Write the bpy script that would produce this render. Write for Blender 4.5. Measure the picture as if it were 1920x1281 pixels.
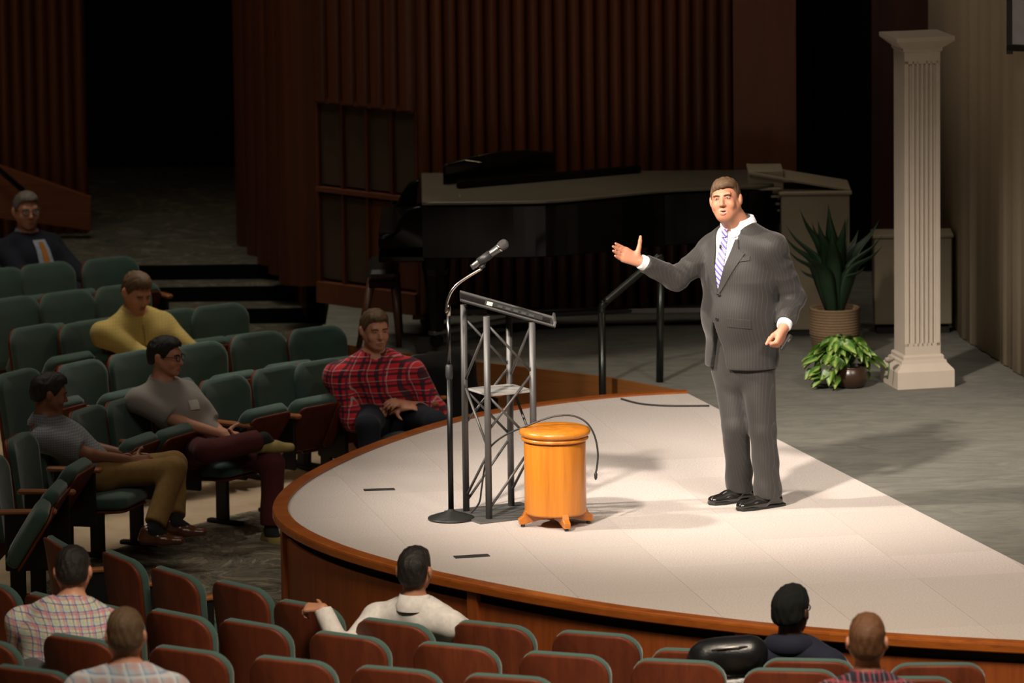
import bpy, math, random
import numpy as np
from mathutils import Vector, Matrix
random.seed(7); np.random.seed(7)
for _o in list(bpy.data.objects): bpy.data.objects.remove(_o)
scene = bpy.context.scene
col = scene.collection
PI = math.pi
# ------------------------------------------------------------------ camera
FPX, TH, ROLL, CAMH = 12000., math.radians(9.5), math.radians(0.7), 6.8
_fw = np.array([0, math.cos(TH), -math.sin(TH)]); _r = np.array([1., 0, 0]); _u = np.cross(_r, _fw)
_R = math.cos(ROLL)*_r - math.sin(ROLL)*_u; _U = math.sin(ROLL)*_r + math.cos(ROLL)*_u
CAM = np.array([0, 0, CAMH])
cam = bpy.data.cameras.new('camera'); camo = bpy.data.objects.new('camera', cam); col.objects.link(camo)
cam.sensor_width = 36; cam.lens = FPX/1920*36; cam.clip_end = 200
camo.matrix_world = Matrix(((_R[0], _U[0], -_fw[0], 0), (_R[1], _U[1], -_fw[1], 0), (_R[2], _U[2], -_fw[2], CAMH), (0, 0, 0, 1)))
cam.dof.use_dof = True; cam.dof.focus_distance = 35.3; cam.dof.aperture_fstop = 3.4
scene.camera = camo
scene.view_settings.view_transform = 'Standard'; scene.view_settings.look = 'None'
scene.view_settings.gamma = 1; scene.view_settings.use_curve_mapping = False
scene.view_settings.exposure = 0.0
def _ray(x, y): return _fw + (x-960)/FPX*_R - (y-640.5)/FPX*_U
def gz(x, y, z=0.):                                   # point of the sight line at height z
    r = _ray(x, y); return CAM + (z-CAMH)/r[2]*r
def at(x, y, Y):                                      # point of the sight line at distance Y
    r = _ray(x, y); return CAM + Y/r[1]*r
# ------------------------------------------------------------------ world and lights
world = bpy.data.worlds.new('world'); scene.world = world; world.use_nodes = True
world.node_tree.nodes['Background'].inputs[0].default_value = (1, .9, .75, 1)
world.node_tree.nodes['Background'].inputs[1].default_value = 0.002
def spot(name, loc, tgt, power, size, blend, color, radius=.15):
    l = bpy.data.lights.new(name, 'SPOT'); l.energy = power; l.spot_size = math.radians(size); l.spot_blend = blend
    l.color = color; l.shadow_soft_size = radius
    o = bpy.data.objects.new(name, l); col.objects.link(o); o.location = loc
    o.rotation_euler = (Vector(tgt)-Vector(loc)).to_track_quat('-Z', 'Y').to_euler(); return o
def area(name, loc, tgt, power, sx, sy, color, spread=180):
    l = bpy.data.lights.new(name, 'AREA'); l.shape = 'RECTANGLE'; l.size = sx; l.size_y = sy; l.energy = power; l.color = color; l.spread = math.radians(spread)
    o = bpy.data.objects.new(name, l); col.objects.link(o); o.location = loc
    o.rotation_euler = (Vector(tgt)-Vector(loc)).to_track_quat('-Z', 'Y').to_euler(); return o
WARM = (1, .88, .765)
spot('stage_spot_front', (-4.5, 24.5, 9.5), (1.6, 36.4, 0), 16500, 19.5, 1., WARM, .4)
spot('stage_spot_side', (-10, 33.5, 8.5), (1.9, 35.5, .3), 9800, 21.5, 1., WARM, .35)
spot('stage_spot_right', (5.5, 24, 9.8), (2.3, 35.3, 0), 7200, 24, 1., WARM, 1.2)
spot('column_spot', (0.5, 28, 9.5), (2.4, 38.8, .9), 90, 24, .9, WARM)
spot('back_wall_wash', (6.0, 38.0, 8.5), (.2, 41.7, 1.4), 330, 46, 1, (1, .70, .38), .3)
spot('back_wall_wash', (-1.5, 33, 10.5), (.4, 41.7, 2.0), 60, 60, 1, (1, .74, .46), .3)
spot('added_floor_spot', (.6, 43.8, 9.5), (-1.95, 39.2, -.7), 1300, 13, .5, WARM, .1)  # added lamp, brightens the tan floor in place of stage light spill
area('house_fill_light', (-3.0, 42.0, 10.8), (-2.6, 40.6, 0), 80, 4.5, 3, (1, .88, .72), 70)
area('house_fill_light', (-6.5, 36.5, 10.8), (-2.6, 36.5, 0), 38, 4, 5, (1, .86, .7))
area('house_fill_light', (0, 28.5, 10.8), (0, 30.5, 0), 170, 6, 4, (1, .86, .7))
area('house_fill_light', (1.0, 24.5, 10.6), (.8, 30.6, -.6), 135, 4, 2, (1, .84, .66), 40)  # added fill, aimed low to brighten the stage front panels and seat backs
# ------------------------------------------------------------------ material helpers
MATS = {}
class NT:
    def __init__(s, name):
        s.m = bpy.data.materials.new(name); s.m.use_nodes = True; s.t = s.m.node_tree
        s.b = s.t.nodes['Principled BSDF']; s.tc = None
    def n(s, typ, **kw):
        x = s.t.nodes.new(typ)
        for k, v in kw.items(): setattr(x, k, v)
        return x
    def lk(s, a, b): s.t.links.new(a, b)
    def obj(s):
        if not s.tc: s.tc = s.n('ShaderNodeTexCoord')
        return s.tc.outputs['Object']
    def mapping(s, scale=(1, 1, 1), rot=(0, 0, 0), loc=(0, 0, 0), src=None):
        m = s.n('ShaderNodeMapping'); m.inputs['Scale'].default_value = scale; m.inputs['Rotation'].default_value = rot
        m.inputs['Location'].default_value = loc
        s.lk(src or s.obj(), m.inputs[0]); return m.outputs[0]
    def noise(s, vec, scale, detail=4, rough=.6, dist=0):
        x = s.n('ShaderNodeTexNoise'); x.inputs['Scale'].default_value = scale; x.inputs['Detail'].default_value = detail
        x.inputs['Roughness'].default_value = rough; x.inputs['Distortion'].default_value = dist; s.lk(vec, x.inputs['Vector']); return x.outputs[0]
    def ramp(s, fac, stops):
        x = s.n('ShaderNodeValToRGB'); e = x.color_ramp.elements
        while len(e) < len(stops): e.new(.5)
        for i, (p, c) in enumerate(stops): e[i].position = p; e[i].color = (*c, 1)
        s.lk(fac, x.inputs[0]); return x.outputs[0]
    def math(s, op, a, b=None, c=None):
        x = s.n('ShaderNodeMath', operation=op)
        for i, v in enumerate((a, b, c)):
            if v is None: continue
            if isinstance(v, (int, float)): x.inputs[i].default_value = v
            else: s.lk(v, x.inputs[i])
        return x.outputs[0]
    def mix(s, fac, a, b, bt='MIX'):
        x = s.n('ShaderNodeMix', data_type='RGBA', blend_type=bt)
        for sock, v in ((x.inputs[0], fac), (x.inputs[6], a), (x.inputs[7], b)):
            if isinstance(v, (int, float)): sock.default_value = v
            elif isinstance(v, tuple): sock.default_value = (*v, 1) if len(v) == 3 else v
            else: s.lk(v, sock)
        return x.outputs[2]
    def sep(s, vec):
        x = s.n('ShaderNodeSeparateXYZ'); s.lk(vec, x.inputs[0]); return x.outputs
    def stripe(s, coord, period, width, off=0.):
        f = s.math('FRACT', s.math('ADD', s.math('DIVIDE', coord, period), off)); return s.math('LESS_THAN', f, width/period)
    def bump(s, h, strength=.3, dist=.01):
        x = s.n('ShaderNodeBump'); x.inputs['Strength'].default_value = strength; x.inputs['Distance'].default_value = dist
        s.lk(h, x.inputs['Height']); s.lk(x.outputs[0], s.b.inputs['Normal'])
    def col(s, c):
        if isinstance(c, tuple): s.b.inputs['Base Color'].default_value = (*c, 1)
        else: s.lk(c, s.b.inputs['Base Color'])
    def rnd(s): return s.n('ShaderNodeObjectInfo').outputs['Random']
    def done(s, rough=.6, metal=0., spec=.5, coat=0., sheen=0.):
        s.b.inputs['Roughness'].default_value = rough; s.b.inputs['Metallic'].default_value = metal
        s.b.inputs['Specular IOR Level'].default_value = spec; s.b.inputs['Coat Weight'].default_value = coat; s.b.inputs['Coat Roughness'].default_value = .08
        s.b.inputs['Sheen Weight'].default_value = sheen
        return s.m
def plain(name, c, rough=.6, metal=0., spec=.5, var=.12, scale=14., coat=0., bump=0., sheen=0.):
    if name in MATS: return MATS[name]
    t = NT(name); f = t.noise(t.obj(), scale, 3)
    t.col(t.ramp(f, [(.25, tuple(max(0, x*(1-var)) for x in c)), (.75, tuple(min(1, x*(1+var)) for x in c))]))
    if bump: t.bump(t.noise(t.obj(), scale*6, 2), bump, .004)
    MATS[name] = t.done(rough, metal, spec, coat, sheen); return MATS[name]
def wood(name, dark, light, grain=(30, 30, 1.2), rough=.4, coat=0., rnd=.25, rot=(0, 0, 0)):
    if name in MATS: return MATS[name]
    t = NT(name); r = t.rnd()
    off = t.n('ShaderNodeVectorMath', operation='ADD'); t.lk(t.obj(), off.inputs[0])
    cx = t.n('ShaderNodeCombineXYZ'); t.lk(t.math('MULTIPLY', r, 37.), cx.inputs[0]); t.lk(t.math('MULTIPLY', r, 11.), cx.inputs[1]); t.lk(cx.outputs[0], off.inputs[1])
    v = t.mapping(grain, rot, src=off.outputs[0])
    f = t.noise(v, 1.0, 6, .65, .6); f2 = t.noise(v, 4.5, 3, .6)
    c = t.ramp(t.math('ADD', t.math('MULTIPLY', f, .75), t.math('MULTIPLY', f2, .25)), [(.3, dark), (.68, light)])
    c = t.mix(t.math('MULTIPLY', r, rnd), c, dark)
    t.col(c); t.bump(f2, .08, .002)
    MATS[name] = t.done(rough, 0, .5, coat); return MATS[name]
# ------------------------------------------------------------------ mesh helpers
def rot3(yaw=0., pitch=0., roll=0.):                  # columns: x (left of a figure facing -Y), y (back), z (up)
    return np.array(Matrix.Rotation(yaw, 3, 'Z') @ Matrix.Rotation(pitch, 3, 'X') @ Matrix.Rotation(roll, 3, 'Y'))
class MB:
    def __init__(s): s.v = []; s.f = []; s.sm = []
    def add(s, v, f, smooth=False, M=None, t=(0, 0, 0)):
        b = len(s.v)
        for p in v:
            p = np.asarray(p, float)
            if M is not None: p = M @ p
            s.v.append(tuple(p + np.asarray(t)))
        for q in f: s.f.append(tuple(b+i for i in q)); s.sm.append(smooth)
        return s
    def box(s, c, size, M=None, bev=0., t=(0, 0, 0)):
        hx, hy, hz = (x/2 for x in size); c = np.asarray(c, float)
        if bev <= 0:
            v = [c+np.array((x*hx, y*hy, z*hz)) for z in (-1, 1) for y in (-1, 1) for x in (-1, 1)]
            f = [(0, 2, 3, 1), (4, 5, 7, 6), (0, 1, 5, 4), (2, 6, 7, 3), (0, 4, 6, 2), (1, 3, 7, 5)]
            return s.add(v, f, False, M, t)
        b = min(bev, hx*.95, hy*.95, hz*.95); rings = []
        def ring(ix, z): return [(x, y, z) for x, y in ((-hx+b+ix, -hy+ix), (hx-b-ix, -hy+ix), (hx-ix, -hy+b+ix), (hx-ix, hy-b-ix), (hx-b-ix, hy-ix), (-hx+b+ix, hy-ix), (-hx+ix, hy-b-ix), (-hx+ix, -hy+b+ix))]
        def ring2(ix, z):
            q = b if ix == 0 else b*.3
            X, Y = hx-ix, hy-ix
            return [(-X+q, -Y, z), (X-q, -Y, z), (X, -Y+q, z), (X, Y-q, z), (X-q, Y, z), (-X+q, Y, z), (-X, Y-q, z), (-X, -Y+q, z)]
        R = [ring2(b, -hz), ring2(0, -hz+b), ring2(0, hz-b), ring2(b, hz)]
        v = [c+np.array(p) for r in R for p in r]; f = [tuple(range(7, -1, -1)), tuple(24+i for i in range(8))]
        for k in range(3):
            for i in range(8): j = (i+1) % 8; f.append((k*8+i, k*8+j, k*8+8+j, k*8+8+i))
        return s.add(v, f, False, M, t)
    def tube(s, pts, r, n=10, cap=True, smooth=True, M=None, t=(0, 0, 0)):
        pts = [np.asarray(p, float) for p in pts]; rs = r if isinstance(r, (list, tuple)) else [r]*len(pts)
        v = []; up = None
        for i, p in enumerate(pts):
            d = pts[min(i+1, len(pts)-1)]-pts[max(i-1, 0)]; d = d/(np.linalg.norm(d)+1e-9)
            if up is None:
                a = np.array([0, 0, 1.]) if abs(d[2]) < .9 else np.array([1., 0, 0])
                up = np.cross(d, np.cross(a, d))
            up = up-d*(up@d); up /= np.linalg.norm(up)+1e-9; w = np.cross(d, up)
            for k in range(n):
                a = 2*PI*k/n; v.append(p+rs[i]*(math.cos(a)*up+math.sin(a)*w))
        f = []
        for i in range(len(pts)-1):
            for k in range(n): j = (k+1) % n; f.append((i*n+k, i*n+j, (i+1)*n+j, (i+1)*n+k))
        s.add(v, f, smooth, M, t)
        if cap:
            m = len(pts)-1; b = len(s.v)-len(v)
            s.f.append(tuple(b+k for k in range(n-1, -1, -1))); s.sm.append(False); s.f.append(tuple(b+m*n+k for k in range(n))); s.sm.append(False)
        return s
    def lathe(s, prof, n=32, c=(0, 0, 0), smooth=True, M=None, t=(0, 0, 0)):
        v = []; f = []
        for r, z in prof:
            for k in range(n): a = 2*PI*k/n; v.append((c[0]+r*math.cos(a), c[1]+r*math.sin(a), c[2]+z))
        for i in range(len(prof)-1):
            for k in range(n): j = (k+1) % n; f.append((i*n+k, i*n+j, (i+1)*n+j, (i+1)*n+k))
        s.add(v, f, smooth, M, t); b = len(s.v)-len(v); m = len(prof)-1
        if prof[0][0] > 1e-4: s.f.append(tuple(b+k for k in range(n-1, -1, -1))); s.sm.append(False)
        if prof[-1][0] > 1e-4: s.f.append(tuple(b+m*n+k for k in range(n))); s.sm.append(False)
        return s
    def prism(s, poly, z0, z1, bev=0., M=None, t=(0, 0, 0), smooth=False):   # poly in xy, counter-clockwise
        n = len(poly); P = np.array(poly, float)
        if bev > 0:
            d = np.roll(P, -1, 0)-np.roll(P, 1, 0); d /= np.linalg.norm(d, axis=1)[:, None]+1e-9
            nin = np.stack([-d[:, 1], d[:, 0]], 1); Q = P+nin*bev
            R = [(Q, z0), (P, z0+bev), (P, z1-bev), (Q, z1)]
        else: R = [(P, z0), (P, z1)]
        v = [(p[0], p[1], z) for r, z in R for p in r]; m = len(R)-1; f = []
        for i in range(m):
            for k in range(n): j = (k+1) % n; f.append((i*n+k, i*n+j, (i+1)*n+j, (i+1)*n+k))
        s.add(v, f, smooth, M, t); b = len(s.v)-len(v)
        s.f.append(tuple(b+k for k in range(n-1, -1, -1))); s.sm.append(False); s.f.append(tuple(b+m*n+k for k in range(n))); s.sm.append(False)
        return s
    def grid(s, P, smooth=True, closed=False, M=None, t=(0, 0, 0)):           # P[i][j] points
        a, b = len(P), len(P[0]); v = [p for r in P for p in r]; f = []
        for i in range(a-1):
            for j in range(b if closed else b-1): k = (j+1) % b; f.append((i*b+j, i*b+k, (i+1)*b+k, (i+1)*b+j))
        return s.add(v, f, smooth, M, t)
    def mesh(s, name, mat):
        me = bpy.data.meshes.new(name); me.from_pydata(s.v, [], s.f); me.polygons.foreach_set('use_smooth', s.sm)
        if mat: me.materials.append(mat)
        me.update(); return me
    def build(s, name, mat, parent=None, loc=None, rz=None):
        return link(name, s.mesh(name, mat), parent, loc, rz)
def link(name, data, parent=None, loc=None, rz=None):
    o = bpy.data.objects.new(name, data); col.objects.link(o)
    if parent is not None: o.parent = parent
    if loc is not None: o.location = tuple(loc)
    if rz is not None: o.rotation_euler = (0, 0, rz)
    return o
def tag(o, label, cat, group=None):
    o['label'] = label; o['category'] = cat
    if group: o['group'] = group
    return o
def struct(o, label=None):
    o['kind'] = 'structure'
    if label: o['label'] = label
    return o
def thing(name, label, cat, loc=(0, 0, 0), rz=0., group=None):
    return tag(link(name, None, None, loc, rz), label, cat, group)
def copy_tree(o, parent=None):
    c = o.copy(); col.objects.link(c); c.parent = parent
    for ch in list(o.children): copy_tree(ch, c)
    return c
def spline(pts, n=8, closed=False):
    pts = [np.asarray(p, float) for p in pts]; out = []; m = len(pts)
    for i in range(m if closed else m-1):
        g = (lambda k: pts[k % m]) if closed else (lambda k: pts[max(0, min(m-1, k))])
        a, b, c, d = g(i-1), g(i), g(i+1), g(i+2)
        for k in range(n):
            u = k/n; out.append(.5*((2*b)+(c-a)*u+(2*a-5*b+4*c-d)*u*u+(3*b-a-3*c+d)*u**3))
    if not closed: out.append(pts[-1])
    return out
# ------------------------------------------------------------------ signed-distance bodies (figures, clothes)
def unit(v): v = np.asarray(v, float); return v/(np.linalg.norm(v)+1e-12)
class Rc:                                             # tapered capsule, optionally widened along an axis
    def __init__(s, a, b, ra, rb, k=.02, axis=None, sc=1., sub=False, cut=None):
        s.cut = cut; s.a, s.b, s.ra, s.rb, s.k, s.sub = np.asarray(a, float), np.asarray(b, float), ra, rb, k, sub
        s.axis = None if axis is None else unit(axis); s.sc = sc
        s.c = (s.a+s.b)/2; s.R = np.linalg.norm(s.a-s.b)/2+max(ra, rb)*max(1, sc)
    def __call__(s, p):
        q = p-s.a; ab = s.b-s.a
        if s.axis is not None:
            w = q@s.axis; wab = ab@s.axis
            ab = ab+s.axis*(wab*(1/s.sc-1)); q = q+np.outer(w*(1/s.sc-1), s.axis)
        t = np.clip(q@ab/(ab@ab+1e-12), 0, 1)
        d = np.linalg.norm(q-t[:, None]*ab, axis=1)-(s.ra+(s.rb-s.ra)*t)
        if s.cut is not None: d = np.maximum(d, (p-s.b)@unit(s.b-s.a)-s.cut)     # flat end
        return d
class El:                                             # ellipsoid in a rotated frame (columns of M)
    def __init__(s, c, r, M=None, k=.02, sub=False):
        s.c = np.asarray(c, float); s.r = np.asarray(r, float); s.M = np.eye(3) if M is None else M; s.k = k; s.sub = sub; s.R = max(r)
    def __call__(s, p):
        q = (p-s.c)@s.M; k0 = np.linalg.norm(q/s.r, axis=1); k1 = np.linalg.norm(q/s.r**2, axis=1)
        return k0*(k0-1)/(k1+1e-9)
def smin(a, b, k):
    h = np.maximum(k-np.abs(a-b), 0)/k; return np.minimum(a, b)-h*h*k*.25
def apply_prims(prims, p, d=None, sel=None):
    if d is None: d = np.full(len(p), 1.0)
    for q in prims:
        if sel is None: i = slice(None)
        else:
            i = sel(q)
            if len(i) == 0: continue
        e = q(p[i])
        if q.sub: d[i] = -smin(-d[i], e, q.k)
        else: d[i] = smin(d[i], e, q.k)
    return d
def field(prims, off=0., post=None):
    def fn(p):
        d = apply_prims(prims, p)-off
        return post(p, d) if post else d
    return fn
def sdf_mesh(name, prims, h, mat, parent=None, off=0., post=None, smooth=2, bounds=None):
    """naive surface nets over the blocks that the surface crosses"""
    pad = .02+abs(off)+.02
    if bounds is None:
        lo = np.min([q.c-q.R for q in prims if not q.sub], 0)-pad; hi = np.max([q.c+q.R for q in prims if not q.sub], 0)+pad
    else: lo, hi = (np.array(b, float) for b in bounds)
    B = 8; nb = np.maximum(1, np.ceil((hi-lo)/(h*B)).astype(int)); N = nb*B+1
    gi = np.stack(np.meshgrid(*[np.arange(k) for k in nb], indexing='ij'), -1).reshape(-1, 3)
    cen = lo+(gi+.5)*B*h
    full = field(prims, off, post)
    dc = full(cen); half = B*h*.5*math.sqrt(3)
    act = np.abs(dc) < half*1.35+.012; gi = gi[act]; cen = cen[act]
    D = np.full(tuple(N), 1., np.float32)
    inner = np.zeros(tuple(nb), bool); ins = (dc < 0) & ~act
    giall = np.stack(np.meshgrid(*[np.arange(k) for k in nb], indexing='ij'), -1).reshape(-1, 3)
    for b in giall[ins]: D[b[0]*B:b[0]*B+B+1, b[1]*B:b[1]*B+B+1, b[2]*B:b[2]*B+B+1] = -1
    loc = np.stack(np.meshgrid(*[np.arange(B+1)]*3, indexing='ij'), -1).reshape(-1, 3); m = len(loc)
    idx = (gi[:, None, :]*B+loc[None]).reshape(-1, 3); p = lo+idx*h
    def sel(q):
        near = np.linalg.norm(cen-q.c, axis=1) < q.R+half+q.k+abs(off)+.01
        w = np.nonzero(near)[0]; return (w[:, None]*m+np.arange(m)[None]).reshape(-1)
    d = apply_prims(prims, p, None, sel)-off
    if post: d = post(p, d)
    D[idx[:, 0], idx[:, 1], idx[:, 2]] = d
    S = D < 0
    c8 = [S[i:N[0]-1+i, j:N[1]-1+j, k:N[2]-1+k] for i in (0, 1) for j in (0, 1) for k in (0, 1)]
    anyb = c8[0].copy(); allb = c8[0].copy()
    for c in c8[1:]: anyb |= c; allb &= c
    cells = np.argwhere(anyb & ~allb)
    if len(cells) == 0: print('EMPTY', name); cells = np.zeros((0, 3), int)
    acc = np.zeros((len(cells), 3)); cnt = np.zeros(len(cells))
    offs = [(i, j, k) for i in (0, 1) for j in (0, 1) for k in (0, 1)]
    for a in offs:
        for ax in range(3):
            if a[ax]: continue
            b = list(a); b[ax] = 1
            ca = cells+np.array(a); cb = cells+np.array(b)
            da = D[ca[:, 0], ca[:, 1], ca[:, 2]]; db = D[cb[:, 0], cb[:, 1], cb[:, 2]]
            x = (da < 0) != (db < 0); t = np.where(x, da/(da-db+1e-12), 0)
            pt = np.repeat(np.array(a, float)[None], len(cells), 0); pt[:, ax] += t
            acc += pt*x[:, None]; cnt += x
    V = lo+(cells+acc/np.maximum(cnt, 1)[:, None])*h
    ID = np.full(tuple(N), -1, np.int32); ID[cells[:, 0], cells[:, 1], cells[:, 2]] = np.arange(len(cells))
    quads = []
    for ax in range(3):
        u, w = (ax+1) % 3, (ax+2) % 3
        s0 = [slice(1, N[k]-1) for k in range(3)]; s1 = list(s0); s0[ax] = slice(0, N[ax]-1); s1[ax] = slice(1, N[ax])
        A = S[tuple(s0)]; Bq = S[tuple(s1)]; ch = np.argwhere(A != Bq)
        if len(ch) == 0: continue
        base = ch.copy(); base[:, u] += 1; base[:, w] += 1
        up = A[ch[:, 0], ch[:, 1], ch[:, 2]]
        def cid(du, dw):
            c = base.copy(); c[:, u] -= du; c[:, w] -= dw; return ID[c[:, 0], c[:, 1], c[:, 2]]
        q = np.stack([cid(1, 1), cid(0, 1), cid(0, 0), cid(1, 0)], 1)
        q[~up] = q[~up][:, ::-1]; quads.append(q)
    Q = np.concatenate(quads); Q = Q[(Q >= 0).all(1)]
    for _ in range(smooth):                            # light Laplacian smoothing
        sm = np.zeros_like(V); c = np.zeros(len(V))
        for i in range(4):
            a, b = Q[:, i], Q[:, (i+1) % 4]
            for x, y in ((a, b), (b, a)):
                for j in range(3): sm[:, j] += np.bincount(x, V[y, j], len(V))
                c += np.bincount(x, minlength=len(V))
        V = V*.5+.5*sm/np.maximum(c, 1)[:, None]
    me = bpy.data.meshes.new(name); me.vertices.add(len(V)); me.vertices.foreach_set('co', V.astype(np.float32).ravel())
    me.loops.add(len(Q)*4); me.loops.foreach_set('vertex_index', Q.astype(np.int32).ravel())
    me.polygons.add(len(Q)); me.polygons.foreach_set('loop_start', np.arange(0, len(Q)*4, 4, dtype=np.int32)); me.polygons.foreach_set('loop_total', np.full(len(Q), 4, np.int32))
    me.polygons.foreach_set('use_smooth', np.ones(len(Q), bool)); me.update(calc_edges=True); me.validate()
    me.materials.append(mat)
    return link(name, me, parent)
def trace(fn, P, d, n=40, lift=0.):                   # walk points P along direction d on to the surface fn = lift
    P = np.array(P, float); d = unit(d)
    for _ in range(n): P += np.outer((fn(P)-lift)*.8, d)
    return P
# ------------------------------------------------------------------ materials of the setting
def carpet(name, stops, scale, dist, rough=.95, fine=220., bump=.5, stretch=(1, 1, 1), rot=0.):
    t = NT(name); v = t.mapping(stretch, (0, 0, rot)); f = t.noise(v, scale, 5, .62, dist); g = t.noise(t.obj(), fine, 2)
    c = t.ramp(f, stops); c = t.mix(.35, c, t.mix(g, tuple(x*.45 for x in stops[0][1]), tuple(min(1, x*1.5) for x in stops[-1][1])))
    t.col(c); t.bump(g, bump, .004); return t.done(rough, 0, .2)
GREYC = carpet('grey_carpet', [(.3, (.082, .082, .072)), (.5, (.125, .122, .106)), (.72, (.17, .165, .14))], 3.2, 1.5, stretch=(1, 2.2, 1), rot=.3)
AUDC = carpet('patterned_carpet', [(.36, (.03, .032, .026)), (.47, (.105, .09, .06)), (.52, (.05, .055, .045)), (.62, (.2, .165, .11)), (.7, (.07, .07, .055))], 3.4, 2.6, fine=120)
def audfloor():
    t = NT('auditorium_floor'); v = t.obj(); d = t.n('ShaderNodeVectorMath', operation='DISTANCE'); t.lk(v, d.inputs[0]); d.inputs[1].default_value = (2.2, 35.5, -.75)
    f = t.noise(v, 2.3, 5, .62, 3.2); g = t.noise(v, 120, 2)
    c = t.ramp(f, [(.36, (.045, .048, .04)), (.45, (.22, .18, .12)), (.5, (.07, .075, .065)), (.58, (.38, .31, .21)), (.66, (.11, .11, .085))])
    c = t.mix(.3, c, t.mix(g, (.012, .012, .01), (.2, .17, .12)))
    tan = t.ramp(t.noise(v, 2.2, 4), [(.3, (.36, .27, .17)), (.7, (.50, .39, .26))])
    t.col(t.mix(t.math('GREATER_THAN', d.outputs['Value'], 5.1), c, tan)); t.bump(g, .3, .003); return t.done(.8, 0, .25)
AUDF = audfloor()
def beige():
    t = NT('beige_carpet_tile'); g = t.noise(t.obj(), 95, 4, .8); f = t.noise(t.obj(), 1.3, 3)
    c = t.ramp(g, [(.3, (.34, .305, .285)), (.55, (.53, .48, .45)), (.72, (.63, .58, .555))])
    c = t.mix(t.math('MULTIPLY', t.rnd(), .42), c, (.40, .355, .32))
    c = t.mix(t.math('MULTIPLY', f, .15), c, (.40, .35, .31)); t.col(c); t.bump(g, .5, .003); return t.done(.95, 0, .15)
BEIGE = beige()
RIMW = wood('stage_rim_wood', (.20, .045, .006), (.38, .105, .014), (6, 6, 30), .38, .15)
FASW = wood('stage_front_wood', (.19, .040, .006), (.32, .078, .012), (26, 26, 1.1), .5, .05, .15)
SLATW = wood('slat_wood', (.055, .014, .006), (.15, .042, .014), (22, 22, .8), .42, .1, .5)
PANW = wood('wall_panel_wood', (.10, .028, .010), (.17, .052, .018), (9, 9, .9), .5, .05)
DARKW = wood('dark_red_wood', (.035, .007, .004), (.08, .016, .008), (12, 12, .8), .5)
BLACKW = plain('black_wall', (.004, .004, .004), .95, 0, .1)
CREAM = plain('cream_drape', (.52, .42, .29), .9, 0, .2, .06, 3)
BLACKM = plain('black_metal', (.012, .013, .013), .35, .6, .5, .2)
GAP = plain('rim_shade_black', (.01, .006, .004), .9)
# ------------------------------------------------------------------ audience floor
SH = .75; RC = np.array([2.2, 35.5])
def fz(x, y):
    r = math.hypot(x-RC[0], y-RC[1]); t = min(1, max(0, (y-34.5)/3)); t = t*t*(3-2*t)
    return -SH+(.13*(1-t)+.025*t)*max(0, r-5.0)
m = MB(); xs = np.linspace(-16, 14, 76); ys = np.linspace(8, 49, 104)
m.grid([[(x, y, fz(x, y)) for x in xs] for y in ys]); m.f = [tuple(reversed(q)) if False else q for q in m.f]
struct(m.build('floor', AUDF), 'auditorium floor, dark swirl carpet by the stage and tan flooring under the seats')
def wallbox(name, c, size, mat, label=None):
    return struct(MB().box((0, 0, 0), size).build(name, mat, None, c), label)
wallbox('ceiling', (-1, 24, 11.6), (34, 60, .2), plain('ceiling_paint', (.05, .045, .04), .9))
wallbox('wall_left', (-16.1, 24, 5), (.2, 60, 13), PANW)
wallbox('wall_right', (14.1, 24, 5), (.2, 60, 13), PANW)
wallbox('wall_far', (-1, 49.1, 5), (34, .2, 13), BLACKW)
wallbox('wall_near', (-1, -5.1, 5), (34, .2, 13), PANW)
# ------------------------------------------------------------------ main stage (grey carpet)
CORNER = gz(1283, 734)[:2]
D0, D1 = gz(1290, 738)[:2], gz(1920, 1060)[:2]; dd = unit(D1-D0); DEND = D0+dd*8.6
main_poly = [tuple(DEND), (6.5, 27.6), (13.9, 27.0), (13.9, 48.9), (-1.22, 48.9), (-1.22, 41.4), (-1.13, 40.67), (-.65, 40.2), (.13, 39.62), (.6, 39.25), tuple(CORNER)]
stage = struct(link('main_stage', None), 'raised grey carpeted main stage')
MB().prism(main_poly, -SH, -.001).build('stage_floor', GREYC, stage)
edge = [(-1.22, 48), (-1.22, 41.4), (-1.13, 40.67), (-.65, 40.2), (.13, 39.62), (.6, 39.25), tuple(CORNER)]
for i in range(1, len(edge)-1):
    a, b = np.array(edge[i]), np.array(edge[i+1]); d = unit(b-a); n = np.array([d[1], -d[0]]); n = n if n@np.array([-.6, -.8]) > 0 else -n
    q = [a+n*.002, b+n*.002, b+n*.022, a+n*.022]
    if np.cross(np.append(q[1]-q[0], 0), np.append(q[2]-q[1], 0))[2] < 0: q = q[::-1]
    MB().prism([tuple(x) for x in q], -SH, .002).build('front_panel', wood('main_stage_front_wood', (.17, .062, .014), (.28, .105, .026), (1.1, 1.1, 22), .45, .1, .1), stage)
# ------------------------------------------------------------------ thrust stage: tiles, rim, front panels
inner_px = [(1290, 738), (1200, 742), (1100, 751), (1000, 764), (900, 781), (800, 808), (700, 843), (640, 870), (590, 896), (556, 921), (539, 945), (541, 966), (562, 989), (620, 1018), (700, 1045), (800, 1071), (900, 1092), (1000, 1112), (1100, 1129), (1200, 1144), (1300, 1156), (1400, 1168), (1500, 1178), (1600, 1186), (1700, 1193), (1800, 1199), (1900, 1204)]
INN = [gz(x, y)[:2] for x, y in inner_px]; INN = [np.array(p) for p in spline(INN, 3)]
P = np.array(INN)
for _ in range(3): P[1:-1] = .25*P[:-2]+.5*P[1:-1]+.25*P[2:]
last = P[-1]; tdir = unit(P[-1]-P[-6])
INN = [p for p in P]+[last+tdir*.55+np.array([0, .00]), last+tdir*1.1+np.array([0, .03])]
INN = np.array(INN); _sd = lambda p: dd[0]*(p[1]-D0[1])-dd[1]*(p[0]-D0[0]); _s0 = np.sign(_sd(INN[len(INN)//2]))
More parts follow.
